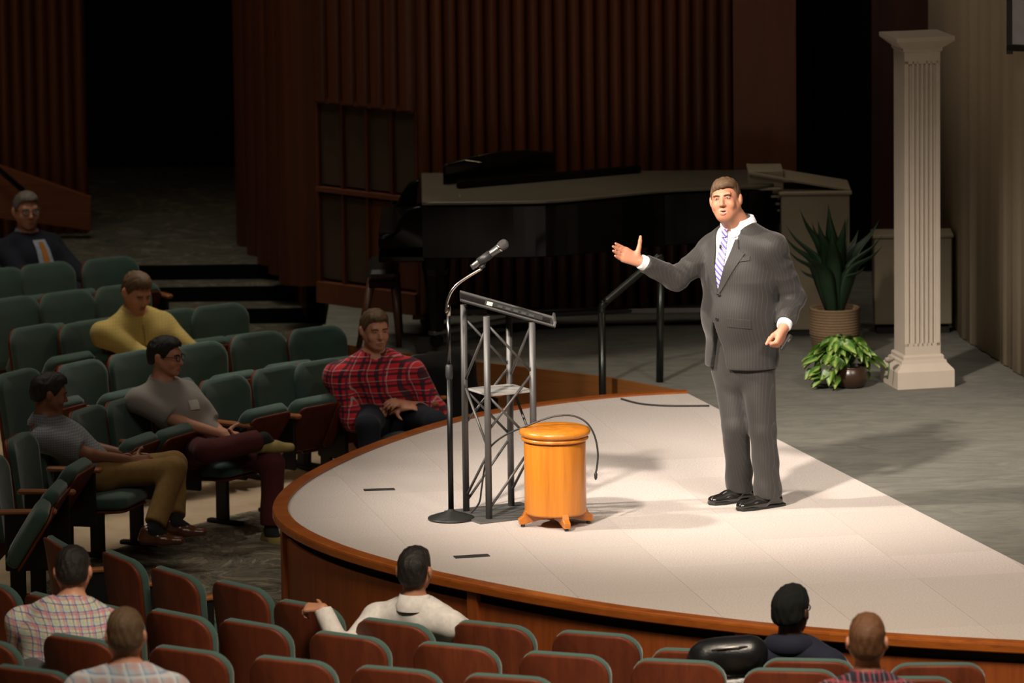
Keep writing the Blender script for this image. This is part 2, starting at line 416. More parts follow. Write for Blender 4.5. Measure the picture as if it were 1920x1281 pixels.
_k = [i for i in range(len(INN)) if i < len(INN)//2 or _sd(INN[i])*_s0 > .05]; INN = INN[:_k[-1]+1]
_t = unit(INN[-1]-INN[-2]); _w = -_sd(INN[-1])/(dd[0]*_t[1]-dd[1]*_t[0]); INN = np.vstack([INN, INN[-1]+_t*_w])
tg = np.gradient(INN, axis=0); tg /= np.linalg.norm(tg, axis=1)[:, None]; nrm = np.stack([tg[:, 1], -tg[:, 0]], 1)
if nrm[len(nrm)//2] @ (INN[len(INN)//2]-RC) < 0: nrm = -nrm
RIM = .085
thrust = struct(link('thrust_stage', None), 'rounded thrust stage with beige carpet and orange wooden rim')
endp = D0+dd*((INN[-1]-D0)@dd)
poly = [tuple(p) for p in INN]+[tuple(endp)]
if sum(poly[i][0]*poly[(i+1) % len(poly)][1]-poly[(i+1) % len(poly)][0]*poly[i][1] for i in range(len(poly))) < 0: poly = poly[::-1]
MB().prism(poly, -SH+.01, -.008).build('deck', plain('plywood_deck', (.30, .26, .23), .8), thrust)
def clip(sub, cl):
    out = list(sub)
    for i in range(len(cl)):
        a, b = np.array(cl[i]), np.array(cl[(i+1) % len(cl)]); e = b-a; inp = out; out = []
        if not inp: break
        side = lambda p: e[0]*(p[1]-a[1])-e[1]*(p[0]-a[0])
        for k in range(len(inp)):
            p, q = np.array(inp[k-1]), np.array(inp[k]); sp, sq = side(p), side(q)
            if sq >= 0:
                if sp < 0: out.append(tuple(p+(q-p)*sp/(sp-sq)))
                out.append(tuple(q))
            elif sp >= 0: out.append(tuple(p+(q-p)*sp/(sp-sq)))
    return out
def hull(pts):
    pts = sorted(set((float(a), float(b)) for a, b in pts)); cr = lambda o, a, b: (a[0]-o[0])*(b[1]-o[1])-(a[1]-o[1])*(b[0]-o[0]); r = []
    for seq in (pts, pts[::-1]):
        h_ = []
        for q in seq:
            while len(h_) >= 2 and cr(h_[-2], h_[-1], q) <= 0: h_.pop()
            h_.append(q)
        r += h_[:-1]
    return r
HULL = hull(poly)
ta = gz(1200, 1024)[:2]; u1 = unit(gz(1410, 1013)[:2]-ta); u2 = np.array([u1[1], -u1[0]]); TS = .61
for i in range(-14, 15):
    for j in range(-14, 15):
        g = .0006; sq = [ta+u1*(i*TS+g)+u2*(j*TS+g), ta+u1*((i+1)*TS-g)+u2*(j*TS+g), ta+u1*((i+1)*TS-g)+u2*((j+1)*TS-g), ta+u1*(i*TS+g)+u2*((j+1)*TS-g)]
        if (sq[1]-sq[0])[0]*(sq[2]-sq[1])[1]-(sq[1]-sq[0])[1]*(sq[2]-sq[1])[0] < 0: sq = sq[::-1]
        c = clip([tuple(s) for s in sq], HULL)
        if len(c) < 3: continue
        A = .5*abs(sum(c[k][0]*c[(k+1) % len(c)][1]-c[(k+1) % len(c)][0]*c[k][1] for k in range(len(c))))
        if A < .002: continue
        cc = np.mean(np.array(c), 0)
        MB().prism([tuple(np.array(p)-cc) for p in c], -.007, 0.).build('carpet_tile', BEIGE, thrust, (cc[0], cc[1], 0))
def ribbon(name, i0, i1, prof, mat, parent):          # prof: closed list of (offset outward, z)
    mb = MB(); rows = []
    for i in range(i0, i1+1): rows.append([(*(INN[i]+nrm[i]*o), z) for o, z in prof])
    mb.grid(rows, smooth=False, closed=True); k = len(prof)
    mb.f.append(tuple(range(k))); mb.sm.append(False); mb.f.append(tuple((len(rows)-1)*k+q for q in range(k-1, -1, -1))); mb.sm.append(False)
    return mb.build(name, mat, parent)
n = len(INN)
def near(x, y): return int(np.argmin(np.linalg.norm(INN-gz(x, y)[:2], axis=1)))
cuts = [0, near(1000, 764), near(700, 843), near(539, 955), near(872, 1088), near(1575, 1184), n-1]
for a, b in zip(cuts[:-1], cuts[1:]):
    ribbon('rim_segment', a, b, [(0, .012), (RIM-.012, .012), (RIM-.003, .008), (RIM, -.002), (RIM, -.035), (RIM-.01, -.042), (0, -.042)], RIMW, thrust)
ribbon('shadow_gap', 0, n-1, [(-.03, -.042), (.02, -.042), (.02, -.115), (-.03, -.115)], GAP, thrust)  # black strip, the shade of the recess under the rim put into colour
stile_idx = [0, near(1000, 764), near(700, 843), near(552, 975), near(890, 1090), near(1400, 1168), n-1]
for a, b in zip(stile_idx[:-1], stile_idx[1:]):
    ribbon('front_panel', a, b, [(-.03, -.10), (.035, -.10), (.035, -SH+.1), (-.03, -SH+.1)], FASW, thrust)
ribbon('toe_board', 0, n-1, [(-.03, -SH+.1), (.05, -SH+.1), (.05, -SH-.05), (-.03, -SH-.05)], FASW, thrust)
for i in stile_idx[1:-1]:
    p = INN[i]+nrm[i]*.045; M = np.array([[tg[i][0], nrm[i][0], 0], [tg[i][1], nrm[i][1], 0], [0, 0, 1]])
    MB().box((0, 0, 0), (.075, .03, SH-.06), M).build('stile', FASW, thrust, (p[0], p[1], -SH/2-.015))
# flat black covers and a thin cable lying on the carpet
def strip(name, a, b, w, h, mat, label, cat):
    a, b = gz(*a), gz(*b); c = (a+b)/2; d = b-a; L = np.linalg.norm(d); o = MB().box((0, 0, h/2), (L, w, h), bev=.001)
    o = o.build(name, mat, None, (c[0], c[1], .001), math.atan2(d[1], d[0])); return tag(o, label, cat)
TAPE = plain('black_tape', (.02, .02, .018), .7)
strip('floor_tape', (682, 920), (740, 918), .05, .004, TAPE, 'short black tape strip on the beige stage left of the microphone stand', 'tape')
strip('floor_tape', (852, 1046), (917, 1042), .06, .004, TAPE, 'black tape strip on the beige stage between the drum pedestal and the white shirt man', 'tape')
pts = [gz(x, y, .006) for x, y in ((1165, 748), (1200, 757), (1250, 761), (1330, 761))]
tag(MB().tube(spline(pts, 6), .006, 6).build('floor_cable', TAPE), 'thin dark cable lying on the stage behind the speaker', 'cable')
# ------------------------------------------------------------------ slatted walls
def slat_mesh(w, dep, hgt):
    mb = MB(); prof = [(-w/2, 0)]+[(-math.cos(a)*w*.44, -dep*math.sin(a)**.8) for a in np.linspace(.25, PI-.25, 9)]+[(w/2, 0)]
    mb.grid([[(x, y, z) for z in (0, hgt)] for x, y in prof], smooth=True); mb.f = [tuple(reversed(q)) for q in mb.f]; return mb.mesh('slat', SLATW)
def slat_wall(name, p0, p1, n, z0, z1, label, zs=None, order=None):
    p0, p1 = np.array(p0), np.array(p1); d = p1-p0; L = np.linalg.norm(d); a = math.atan2(d[1], d[0])
    w = struct(link(name, None), label); me = slat_mesh(L/n, L/n*.55, 1.)
    mid = (p0+p1)/2; b = MB().box((0, .06, 0), (L, .12, z1-z0)); bo = b.build('backing', DARKW, w, (mid[0], mid[1], (z0+z1)/2), a)
    for i in range(n):
        q = p0+d*(i+.5)/n; o = link('slat', me, w, (q[0], q[1], zs[i] if zs else z0), a); o.scale = (1, 1, z1-(zs[i] if zs else z0))
    return w
YW = 41.75; ZT = 4.2
xa, xb = at(786, 590, YW)[0], at(1376, 590, YW)[0]
slat_wall('wall_back', (xa, YW), (xb, YW), 23, 0, ZT, 'dark brown wall of rounded vertical wooden slats behind the piano')
pB = at(601, 560, 42.35)[:2]
zg = at(695, 198, 42.0)[2]
ws = slat_wall('wall_side', tuple(pB), (xa, YW), 7, zg, ZT, 'wooden slat wall above the speaker grille panel')
# speaker-grille cabinet built into the wall below those slats
pA = np.array([xa, YW]); d = pA-pB; L = np.linalg.norm(d); ang = math.atan2(d[1], d[0]); mid = (pA+pB)/2
GRILLE = None
def grille():
    t = NT('grille_cloth'); s = t.sep(t.obj()); a = t.stripe(s[0], .012, .005); b = t.stripe(s[2], .012, .005)
    t.col(t.mix(t.math('MAXIMUM', a, b), (.035, .024, .014), (.085, .055, .03))); return t.done(.85)
GRILLE = grille()
gp = struct(link('wall_panel', None, None, (mid[0], mid[1], 0), ang), 'brown cloth speaker grille panel set in the slatted wall')
zm = at(695, 366, 42.0)[2]
MB().box((0, .06, zg/2), (L, .04, zg)).build('backing', DARKW, gp)
for i in range(4):
    x = -L/2+L*(i+.5)/4
    MB().box((0, 0, 0), (L/4-.02, .02, zg-zm-.06)).build('grille', GRILLE, gp, (x, .03, (zg+zm)/2))
    MB().box((0, 0, 0), (L/4-.02, .02, zm-.2)).build('grille', PANW if i > 1 else GRILLE, gp, (x, .03, (zm+.12)/2))
for i in range(5): MB().box((0, 0, 0), (.022, .045, zg)).build('mullion', SLATW, gp, (-L/2+L*i/4, .012, zg/2))
MB().box((0, 0, zg), (L, .07, .035)).build('top_rail', SLATW, gp); MB().box((0, 0, zm), (L, .07, .03)).build('middle_rail', PANW, gp)
MB().box((0, 0, .07), (L, .08, .14)).build('plinth', PANW, gp)
# slat wall beside the steps, with its sloping base board
ZA = -.315
q0, q1 = at(497, 400, 45.2)[:2], at(600, 460, 43.0)[:2]
slat_wall('wall_aisle', tuple(q0), tuple(q1), 5, .0, ZT+.3, 'dark slat wall beside the doorway steps')
def board(name, pts, Y, th, mat, label):
    P = [at(x, y, yy) for (x, y), yy in zip(pts, Y)]; mb = MB(); o = np.array([0, th, 0]); k = len(P)
    mb.add(list(P)+[p+o for p in P], [tuple(range(k)), tuple(range(2*k-1, k-1, -1))]+[(i, (i+1) % k, k+(i+1) % k, k+i) for i in range(k)])
    return struct(mb.build(name, mat), label)
board('trim_1', [(495, 404), (497, 490), (575, 600), (575, 462)], (45.1, 45.1, 43.2, 43.2), .05, PANW, 'sloping wooden base board beside the steps')
wallbox('trim_2', (*(at(1436, 590, 41.72)[:1]), 41.75, 2.1), ((1495-1377)/286., .1, 4.2), PANW, 'flat brown wood wall panel right of the slats')
# left slat wall
q0, q1 = at(-70, 300, 45.6)[:2], at(163, 300, 45.6)[:2]
slat_wall('wall_left_slats', tuple(q0), tuple(q1), 10, -.2, ZT+.6, 'dark slatted wall left of the black doorway')
board('trim_3', [(-70, 287), (-70, 400), (170, 432), (170, 371)], (45.3,)*4, .08, wood('base_board_wood', (.11, .03, .01), (.2, .06, .02), (1.5, 20, 20), .5), 'sloping reddish wooden base board below the left slats')
# steps and landing in front of the black doorway
st = struct(link('steps', None), 'dark carpeted steps up to the black doorway')
x0, x1 = -3.6, -1.16
for k, (ya, z) in enumerate(((43.4, -.21), (43.72, -.105), (44.04, 0.))):
    xe = (-1.30, -1.38, -1.46)[k]
    MB().box(((x0+xe)/2, (ya+49)/2, z-.06), (xe-x0, 49-ya, .12)).build('tread', AUDC, st)
    MB().box(((x0+xe)/2, ya-.006, z-.055), (xe-x0-.02, .012, .11)).build('riser', BLACKW, st)
struct(MB().box((-2.4, 45.4, ZA-.1), (2.45, 6.2, .2)).build('aisle_floor', AUDC), 'dim carpeted aisle floor before the steps')
# wing opening right of the panel and the walls round it
MB0 = MB()
def drape(name, p0, p1, z0, z1, folds, amp, mat, label, sag=0.):
    p0, p1 = np.array(p0), np.array(p1); d = p1-p0; L = np.linalg.norm(d); n = np.array([d[1], -d[0]])/L; mb = MB(); N = folds*10
    rows = [[(*(p0+d*u+n*(amp*math.sin(u*folds*2*PI+.6*math.sin(7*u))+o+sag*math.sin(PI*u))), z) for u in np.linspace(0, 1, N)] for o, z in ((.012, z0), (.012, z1), (-.012, z1), (-.012, z0), (.012, z0))]
    mb.grid(rows); return struct(mb.build(name, mat), label)
drape('wing_curtain', at(1480, 300, 43.4)[:2], at(1650, 300, 43.4)[:2], 0, 4.2, 5, .02, BLACKW, 'black curtain filling the wing opening')
wallbox('trim_4', (at(1694, 200, 42.6)[0], 42.65, 2.1), ((1752-1634)/281., .1, 4.2), DARKW, 'dark red wood panel behind the white column')
cp = [at(1744, 400, 42.3)[:2], gz(1800, 628)[:2], gz(1838, 655)[:2], gz(1880, 682)[:2], gz(1925, 712)[:2], gz(1990, 760)[:2], gz(2100, 850)[:2]]
cs = spline(cp, 14); mb = MB(); N = len(cs)
T = np.gradient(np.array(cs), axis=0); T /= np.linalg.norm(T, axis=1)[:, None]; NN = np.stack([T[:, 1], -T[:, 0]], 1)
rows = [[(*(cs[i]+NN[i]*(o+.006*math.sin(i*.9)+.004*math.sin(i*2.3))), z) for i in range(N)] for o, z in ((-.012, .01), (-.012, 4.2), (.012, 4.2), (.012, .01), (-.012, .01))]
struct(mb.grid(rows).build('wall_curtain', CREAM), 'cream curved backdrop curtain at the right edge of the stage')
# ------------------------------------------------------------------ hand rails
def rail(name, pts, r, label, mat=BLACKM):
    t = thing(name, label, 'handrail', pts[0][0])
    o = np.array(pts[0][0])
    for nm, path in zip(('rail',)+('post',)*9, pts): MB().tube([np.array(p)-o for p in path], r, 12).build(nm, mat, t)
    return t
RAILM = plain('rail_metal', (.035, .04, .036), .28, .8, .5, .15)
Yp = 38.95
pa = at(1130, 745, Yp); pa[2] = -.55; p1 = at(1128, 572, Yp); p2 = at(1239, 478, Yp+.1); pb = at(1237, 722, Yp+.1); pb[2] = 0
bend = [p1-np.array([0, 0, .06]), p1-np.array([0, 0, .02]), p1+np.array([.012, 0, .01]), p1+unit(p2-p1)*.06]
rail('stage_handrail', [spline([p1-np.array([0, 0, .045])]+[p1-np.array([0, 0, .015]), p1+unit(p2-p1)*.02, p1+unit(p2-p1)*.05, p2-unit(p2-p1)*.05, p2-unit(p2-p1)*.015, p2-np.array([0, 0, .03]), p2-np.array([0, 0, .06])], 4),
                        [p1-np.array([0, 0, .045]), pa], [p2-np.array([0, 0, .05]), pb]], .023, 'slanted dark metal handrail with two posts behind the drum pedestal', RAILM)
ra, rb = at(476, 292, 44.6), at(582, 352, 43.5); f1, f2 = ra.copy(), rb.copy(); f1[2] = 0; f2[2] = ZA
rail('stair_handrail', [[ra, rb], [ra, f1], [rb, f2]], .022, 'thin black handrail beside the dark doorway steps')
ra, rb = at(-60, 268, 45.1), at(44, 358, 45.1); f1, f2 = ra.copy(), rb.copy(); f1[2] = -.3; f2[2] = -.4
rail('stair_handrail', [[ra, rb], [ra, f1], [rb, f2]], .02, 'black handrail sloping down behind the man in the navy suit')
# ------------------------------------------------------------------ auditorium seats
def fabric():
    t = NT('green_seat_fabric'); g = t.noise(t.obj(), 260, 2); f = t.noise(t.obj(), 5, 3)
    c = t.ramp(f, [(.3, (.032, .080, .066)), (.7, (.050, .112, .094))]); c = t.mix(t.math('MULTIPLY', t.rnd(), .3), c, (.045, .075, .06))
    t.col(t.mix(.3, c, t.mix(g, (.015, .03, .025), (.09, .15, .125)))); t.bump(g, .35, .003); return t.done(.85, 0, .3, 0, .3)
GREEN = fabric()
SHELL = wood('seat_shell_wood', (.085, .017, .007), (.18, .042, .015), (14, 14, 1.6), .55, 0., .45); SHELL.node_tree.nodes['Principled BSDF'].inputs['Specular IOR Level'].default_value = .25
ARMW = wood('arm_rest_wood', (.25, .085, .03), (.42, .16, .06), (18, 2, 18), .3, .3)
DMET = plain('dark_seat_metal', (.012, .011, .010), .5, .3)
def outline(w, z0, z1, r, taper=.02, n=7):
    pts = [(-w/2+taper+.03, z0), (w/2-taper-.03, z0), (w/2-taper, z0+.03)]
    for a in np.linspace(0, PI/2, n): pts.append((w/2-r+r*math.cos(a), z1-r+r*math.sin(a)*.8+.2*r*math.sin(a)))
    for a in np.linspace(PI/2, PI, n): pts.append((-w/2+r+r*math.cos(a), z1-r+r*math.sin(a)))
    pts.append((-w/2+taper, z0+.03)); return pts
def slab(poly, y0, y1, bev, bend=0., M=None, t=(0, 0, 0), crown=0.):   # outline in xz, thickness in y
    mb = MB(); n = len(poly); Pq = np.array(poly); c = Pq.mean(0)
    d = np.roll(Pq, -1, 0)-np.roll(Pq, 1, 0); d /= np.linalg.norm(d, axis=1)[:, None]; nin = np.stack([-d[:, 1], d[:, 0]], 1)
    R = [(bev*2.2, y0), (bev*.6, y0+bev*.35), (0, y0+bev), (0, y1-bev), (bev*.6, y1-bev*.35), (bev*2.2, y1)]
    v = []
    for ins, y in R:
        Q = Pq+nin*ins
        for x, z in Q: v.append((x, y-bend*x*x, z))
    f = []
    for k in range(len(R)-1):
        for i in range(n): j = (i+1) % n; f.append((k*n+i, (k+1)*n+i, (k+1)*n+j, k*n+j))
    mb.add(v, f, True, M, t); b = len(mb.v)-len(v); m = len(R)-1
    for k, y, cr, rev in ((0, y0, -crown, False), (m, y1, crown, True)):
        cz = len(mb.v); mb.add([(c[0], y+cr, c[1])], [], True, M, t)
        for i in range(n):
            j = (i+1) % n; mb.f.append((b+k*n+i, b+k*n+j, cz) if not rev else (b+k*n+j, b+k*n+i, cz)); mb.sm.append(True)
    return mb
# chair: origin on the floor below the rear of the seat, facing local +Y
TILT = Matrix.Rotation(math.radians(7), 3, 'X'); TILT = np.array(TILT)
CW = .47
M_CUSH = slab(outline(CW, .40, .865, .11), .0, .048, .013, -.9, TILT, (0, -.0, 0), .012).mesh('back_cushion', GREEN)
M_SHELL = slab(outline(CW-.003, .30, .861, .109), -.018, .004, .005, -.9, TILT, (0, 0, 0)).mesh('back_shell', SHELL)
sp_ = outline(CW-.05, -.23, .21, .09)
def seat_meshes(deg):
    A = np.array(Matrix.Rotation(math.radians(deg-90), 3, 'X')); piv = np.array((0, .13, .38))
    # local slab plane xz -> rotated so that z runs forward
    c = slab(outline(CW-.045, 0, .38, .07), -.06, .03, .024, 0, A, piv, .01).mesh('seat_cushion', GREEN)
    b = slab(outline(CW-.06, .0, .368, .06), .03, .046, .006, 0, A, piv).mesh('seat_board', SHELL)
    return c, b
UPC, UPB = seat_meshes(58); DNC, DNB = seat_meshes(4)
M_ARM = MB().box((0, .20, .625), (.055, .34, .03), bev=.010).mesh('arm_rest', ARMW)
M_STD = MB().box((0, .20, .45), (.03, .26, .33), bev=.008).box((0, .14, .15), (.03, .09, .3), bev=.005).box((0, .16, .012), (.05, .26, .024), bev=.005).mesh('standard', DMET)
M_BOLT = MB().lathe([(0, 0), (.008, 0), (.006, .004), (0, .005)], 10).mesh('bolt', plain('steel_bolt', (.5, .48, .45), .3, 1))
def chair(pos, yaw, label, up=True, group='green theatre seats', right=False, sc=1.):
    c = thing('theatre_seat', label, 'seat', pos, yaw, group); c.scale = (sc, 1, 1)
    link('back_cushion', M_CUSH, c); link('back_shell', M_SHELL, c)
    s = link('seat_cushion', UPC if up else DNC, c); link('seat_board', UPB if up else DNB, s)
    for sx in ((-1, 1) if right else (-1,)):
        link('arm_rest', M_ARM, c, (sx*(CW/2+.022), 0, 0)); link('standard', M_STD, c, (sx*(CW/2+.022), 0, 0))
    return c
def face(x, y): return math.atan2(RC[1]-y, RC[0]-x)-PI/2
def chair_pos(px, py, dyaw=0.):                       # from the pixel of the middle of the back's upper edge
    z = .1
    for _ in range(12):
        p = gz(px, py, z); yaw = face(p[0], p[1])+dyaw; f = np.array([-math.sin(yaw), math.cos(yaw)])
        q = p[:2]+f*.10; z = fz(q[0], q[1])+.845
    return (q[0], q[1], fz(*q)), yaw
GA, GL = 'wood backed green theatre seats at the front', 'green theatre seats left of the stage'
seats = {}; TAKEN = {('E', 3), ('E', 6), ('E', 10), ('G', 2), ('E', 11)}
def row(key, items, grp, up=True):
    for i, (px, py, lab, *o) in enumerate(items):
        dy = o[0] if o else 0.; pos, yaw = chair_pos(px, py, dy)
        seats[(key, i)] = (pos, yaw)
        chair(pos, yaw, lab, up and (key, i) not in TAKEN, grp, i == len(items)-1, .93 if grp == GL else 1.)
row('A', [(97, 1020, 'wood backed seat mostly hidden behind the dark haired head of the bright plaid man'),
          (214, 1047, 'wood backed green seat directly right of the dark haired bright plaid man'),
          (314, 1077, 'wood backed green seat second to the right of the bright plaid man'),
          (438, 1103, 'wood backed green seat left of the seat the white shirt man rests his hand on'),
          (563, 1139, 'wood backed green seat with the white shirt man\'s hand on its top'),
          (727, 1173, 'wood backed green seat the white shirt man sits in'),
          (914, 1177, 'wood backed green seat directly right of the white shirt man'),
          (1110, 1195, 'wood backed green seat in front of the stage, second right of the white shirt man'),
          (1300, 1227, 'wood backed green seat just left of the black leather bag'),
          (1513, 1245, 'wood backed green seat of the man in the dark beanie'),
          (1758, 1253, 'rightmost wood backed seat, right of the short haired man in the dark plaid collar')], GA, False)
row('B', [(-30, 1098, 'seat cut by the left edge beside the bright plaid man'),
          (85, 1126, 'seat hidden behind the bright plaid man leaning forward'),
          (190, 1143, 'seat between the bright plaid man and the brown haired man below him'),
          (322, 1157, 'wood backed seat right of the brown haired man, one row ahead of him'),
          (463, 1175, 'wood backed seat one row behind, left below the white shirt man\'s hand'),
          (642, 1198, 'wood backed seat directly below the white shirt man\'s bent arm'),
          (845, 1217, 'wood backed seat in the second row right below the white shirt man'),
          (1050, 1234, 'wood backed seat in the second row under the middle of the stage front'),
          (1266, 1247, 'wood backed seat in the second row below the black leather bag'),
          (1480, 1264, 'wood backed seat in the second row behind the dark beanie man'),
          (1700, 1279, 'seat in front of the man in the dark plaid collar at the bottom edge')], GA, False)
row('C', [(-48, 1206, 'seat cut by the left edge, behind the bright plaid man'),
          (137, 1203, 'wood backed seat between the two plaid shirt men at bottom left'),
          (342, 1225, 'wood backed seat touching the right side of the brown haired man'),
          (537, 1244, 'wood backed seat in the third row, second right of the brown haired man'),
          (734, 1262, 'wood backed seat cut by the bottom edge below the white shirt man'),
          (945, 1276, 'sliver of a wood backed seat at the bottom edge below the drum')], GA, False)
row('D', [(45, 1262, 'green edged seat top in the bottom left corner')], GA, False)
row('E', [(-55, 905, 'seat at the left edge below the khaki trousers man, third from him'),
          (-25, 866, 'seat at the left edge below the khaki trousers man, second from him'),
          (22, 822, 'green seat back at the left edge beside the khaki trousers man\'s elbow'),
          (78, 792, 'seat the man in khaki trousers sits in'),
          (150, 770, 'green seat directly right of the khaki trousers man\'s shoulder'),
          (221, 752, 'green seat directly left of the grey polo man'),
          (310, 731, 'seat the man in the grey polo shirt sits in'),
          (405, 712, 'green seat directly right of the grey polo man'),
          (507, 692, 'green seat second from the red plaid man'),
          (588, 680, 'green seat directly left of the red plaid man'),
          (692, 672, 'seat the red plaid man sits in'),
          (800, 667, 'seat right of the red plaid man, draped with a black jacket')], GL)
row('F', [(20, 700, 'green seat at the left edge above the khaki trousers man\'s head'),
          (138, 683, 'green seat above and right of the khaki trousers man\'s head'),
          (236, 664, 'green seat directly in front of the yellow shirt man'),
          (360, 648, 'green seat behind the grey polo man\'s face'),
          (471, 628, 'green seat in the row behind the polo man, second from its row end'),
          (583, 617, 'green seat at the row end left of the red plaid man\'s head')], GL)
row('G', [(53, 615, 'green seat at the left edge, two rows below the navy suit man'),
          (148, 607, 'green seat directly left of the yellow shirt man'),
          (232, 598, 'seat the man in the yellow shirt sits in'),
          (314, 585, 'green seat just right of the yellow shirt man\'s shoulder'),
          (400, 575, 'green seat standing alone against the dark steps')], GL)
row('H', [(10, 562, 'green seat cut by the left edge below the navy suit man'),
          (113, 550, 'green seat below the navy suit man\'s paper'),
          (218, 538, 'green seat half hidden by the yellow shirt man\'s head')], GL)
row('I', [(-15, 508, 'sliver of a green seat at the far left below the navy suit'),
          (77, 497, 'green seat directly in front of the navy suit man'),
          (196, 487, 'farthest green seat, right of the navy suit man')], GL)

for k in sorted(set(a for a, _ in seats)):
    r_ = [np.array(seats[q][0][:2]) for q in sorted(seats) if q[0] == k]; print('ROW', k, [round(float(np.linalg.norm(r_[i+1]-r_[i])), 2) for i in range(len(r_)-1)])
# ------------------------------------------------------------------ things on the stage
STEEL = plain('brushed_steel', (.30, .29, .28), .38, .9, .5, .1)
CHROME = plain('chrome', (.62, .6, .57), .16, 1, .5, .05)
SOFTBLK = plain('soft_black', (.02, .02, .02), .5, 0, .5)
# microphone stand
b = gz(846, 974); ms = thing('microphone_stand', 'black round based microphone stand with chrome gooseneck in front of the truss lectern', 'microphone stand', b)
MB().lathe([(.128, 0), (.130, .008), (.126, .014), (.09, .026), (.04, .042), (.02, .05), (.016, .06), (.0, .06)], 40).build('base', plain('cast_iron_black', (.03, .032, .03), .42, .3), ms)
MB().tube([(0, 0, .05), (0, 0, .80)], .0155, 14).build('lower_tube', BLACKM, ms)
top = at(839, 560, b[1])-b
MB().tube([(0, 0, .78), (0, 0, .80), (0, 0, .86), (0, 0, .87)], [.014, .020, .020, .013], 14).build('clutch', SOFTBLK, ms)
MB().tube([(0, 0, .86), (0, 0, top[2]-.09)], .0105, 12).build('upper_tube', plain('dark_chrome', (.10, .10, .10), .25, 1), ms)
MB().tube([(0, 0, top[2]-.1), (0, 0, top[2]-.07), (0, 0, top[2]-.05), (0, 0, top[2]-.03)], [.010, .014, .014, .009], 12).build('collar', CHROME, ms)
gp_ = [np.array([0, 0, top[2]-.04])]+[at(x, y, b[1]-.01)-b for x, y in ((837, 585), (838, 568), (845, 549), (858, 533), (876, 520), (894, 509), (903, 504))]
MB().tube(spline(gp_, 6), .0085, 10).build('gooseneck', CHROME, ms)
cl = at(903, 501, b[1]-.01)-b
mA, mB = at(884, 502, b[1]-.01), at(952, 453, b[1]-.01); md = unit(mB-mA)
cm = MB().tube([cl+np.array((-.01, 0, -.008)), cl+np.array((.015, 0, .012))], [.012, .012], 10)
cm.tube([cl+np.array((.012, 0, .008)), cl+np.array((.022, 0, .03))], .006, 8)
cm.tube([mA-b+md*.05, mA-b+md*.13], .024, 14).build('mic_clip', SOFTBLK, ms)
mk = thing('microphone', 'dark handheld microphone held in the clip of the microphone stand', 'microphone', mA)
Lm = np.linalg.norm(mB-mA)
def along(ts, rs): return [md*Lm*t for t in ts], rs
MB().tube(*along((0, .01, .08, .1, .55, .74, .76), [.012, .016, .017, .018, .02, .0225, .021]), 18).build('handle', plain('mic_body', (.16, .155, .15), .3, .8), mk)
MB().tube(*along((.74, .75, .785, .79), [.023, .026, .026, .024]), 20).build('ring', CHROME, mk)
MB().tube(*along((.785, .81, .87, .94, .98, 1.0), [.023, .0275, .029, .027, .019, .006]), 20).build('grille', plain('mic_mesh', (.09, .085, .08), .55, .6, .5, .3, 300, bump=.8), mk)
# truss lectern: four posts, lattice, shelf, base plate, tilted top
pd = thing('truss_lectern', 'grey metal truss lectern with slanted clear top and small shelf', 'lectern', gz(948, 955))
O = gz(948, 955); Pc = [gz(897, 962)-O, gz(917, 976)-O, gz(1011, 965)-O, gz(991, 951)-O]
PM = plain('lectern_grey_metal', (.085, .083, .08), .45, .35, .5, .08)
e1 = unit(Pc[2]-Pc[1]); e2 = unit(Pc[0]-Pc[1]); SW = .285
e1[2] = 0; e2 = np.array([-e1[1], e1[0], 0])
Pc = [Pc[1]+e2*SW*.93, Pc[1], Pc[1]+e1*SW, Pc[1]+e1*SW+e2*SW*.93]
cen = sum(Pc)/4; HT = 1.17
tops = []
for i, p in enumerate(Pc):
    h = HT-(.0 if i in (0, 1) else .055)-(0.03 if i in (1, 2) else 0)+.0
    tops.append(h); MB().tube([p+np.array([0, 0, .01]), p+np.array([0, 0, h])], .0185, 14).build('post', PM, pd)
def brace(a, b, za, zb): MB().tube([Pc[a]+np.array([0, 0, za]), Pc[b]+np.array([0, 0, zb])], .0075, 8).build('brace', PM, pd)
for a, b_ in ((1, 2), (0, 3)):
    brace(a, b_, .06, .40); brace(b_, a, .41, .70); brace(a, b_, .66, .78+.22) if False else None
    brace(a, b_, .72, 1.0) if False else None
    brace(b_, a, .80, 1.1); brace(a, b_, .50, .80)
for a, b_ in ((0, 1), (3, 2)): brace(a, b_, .09, .38); brace(b_, a, .40, .72); brace(a, b_, .74, 1.08)
bp = [cen-e1*.24-e2*.21, cen+e1*.24-e2*.21, cen+e1*.24+e2*.21, cen-e1*.24+e2*.21]
MB().prism([(p[0], p[1]) for p in bp], .0, .010, .002).build('base_plate', plain('lectern_base_metal', (.14, .14, .135), .5, .5), pd)
sh = [cen-e1*.13-e2*.13, cen+e1*.15-e2*.13, cen+e1*.15+e2*.13, cen-e1*.13+e2*.13]
MB().prism([(p[0], p[1]) for p in sh], .69, .702, .002).build('shelf', plain('lectern_shelf', (.42, .41, .39), .35, .4), pd)
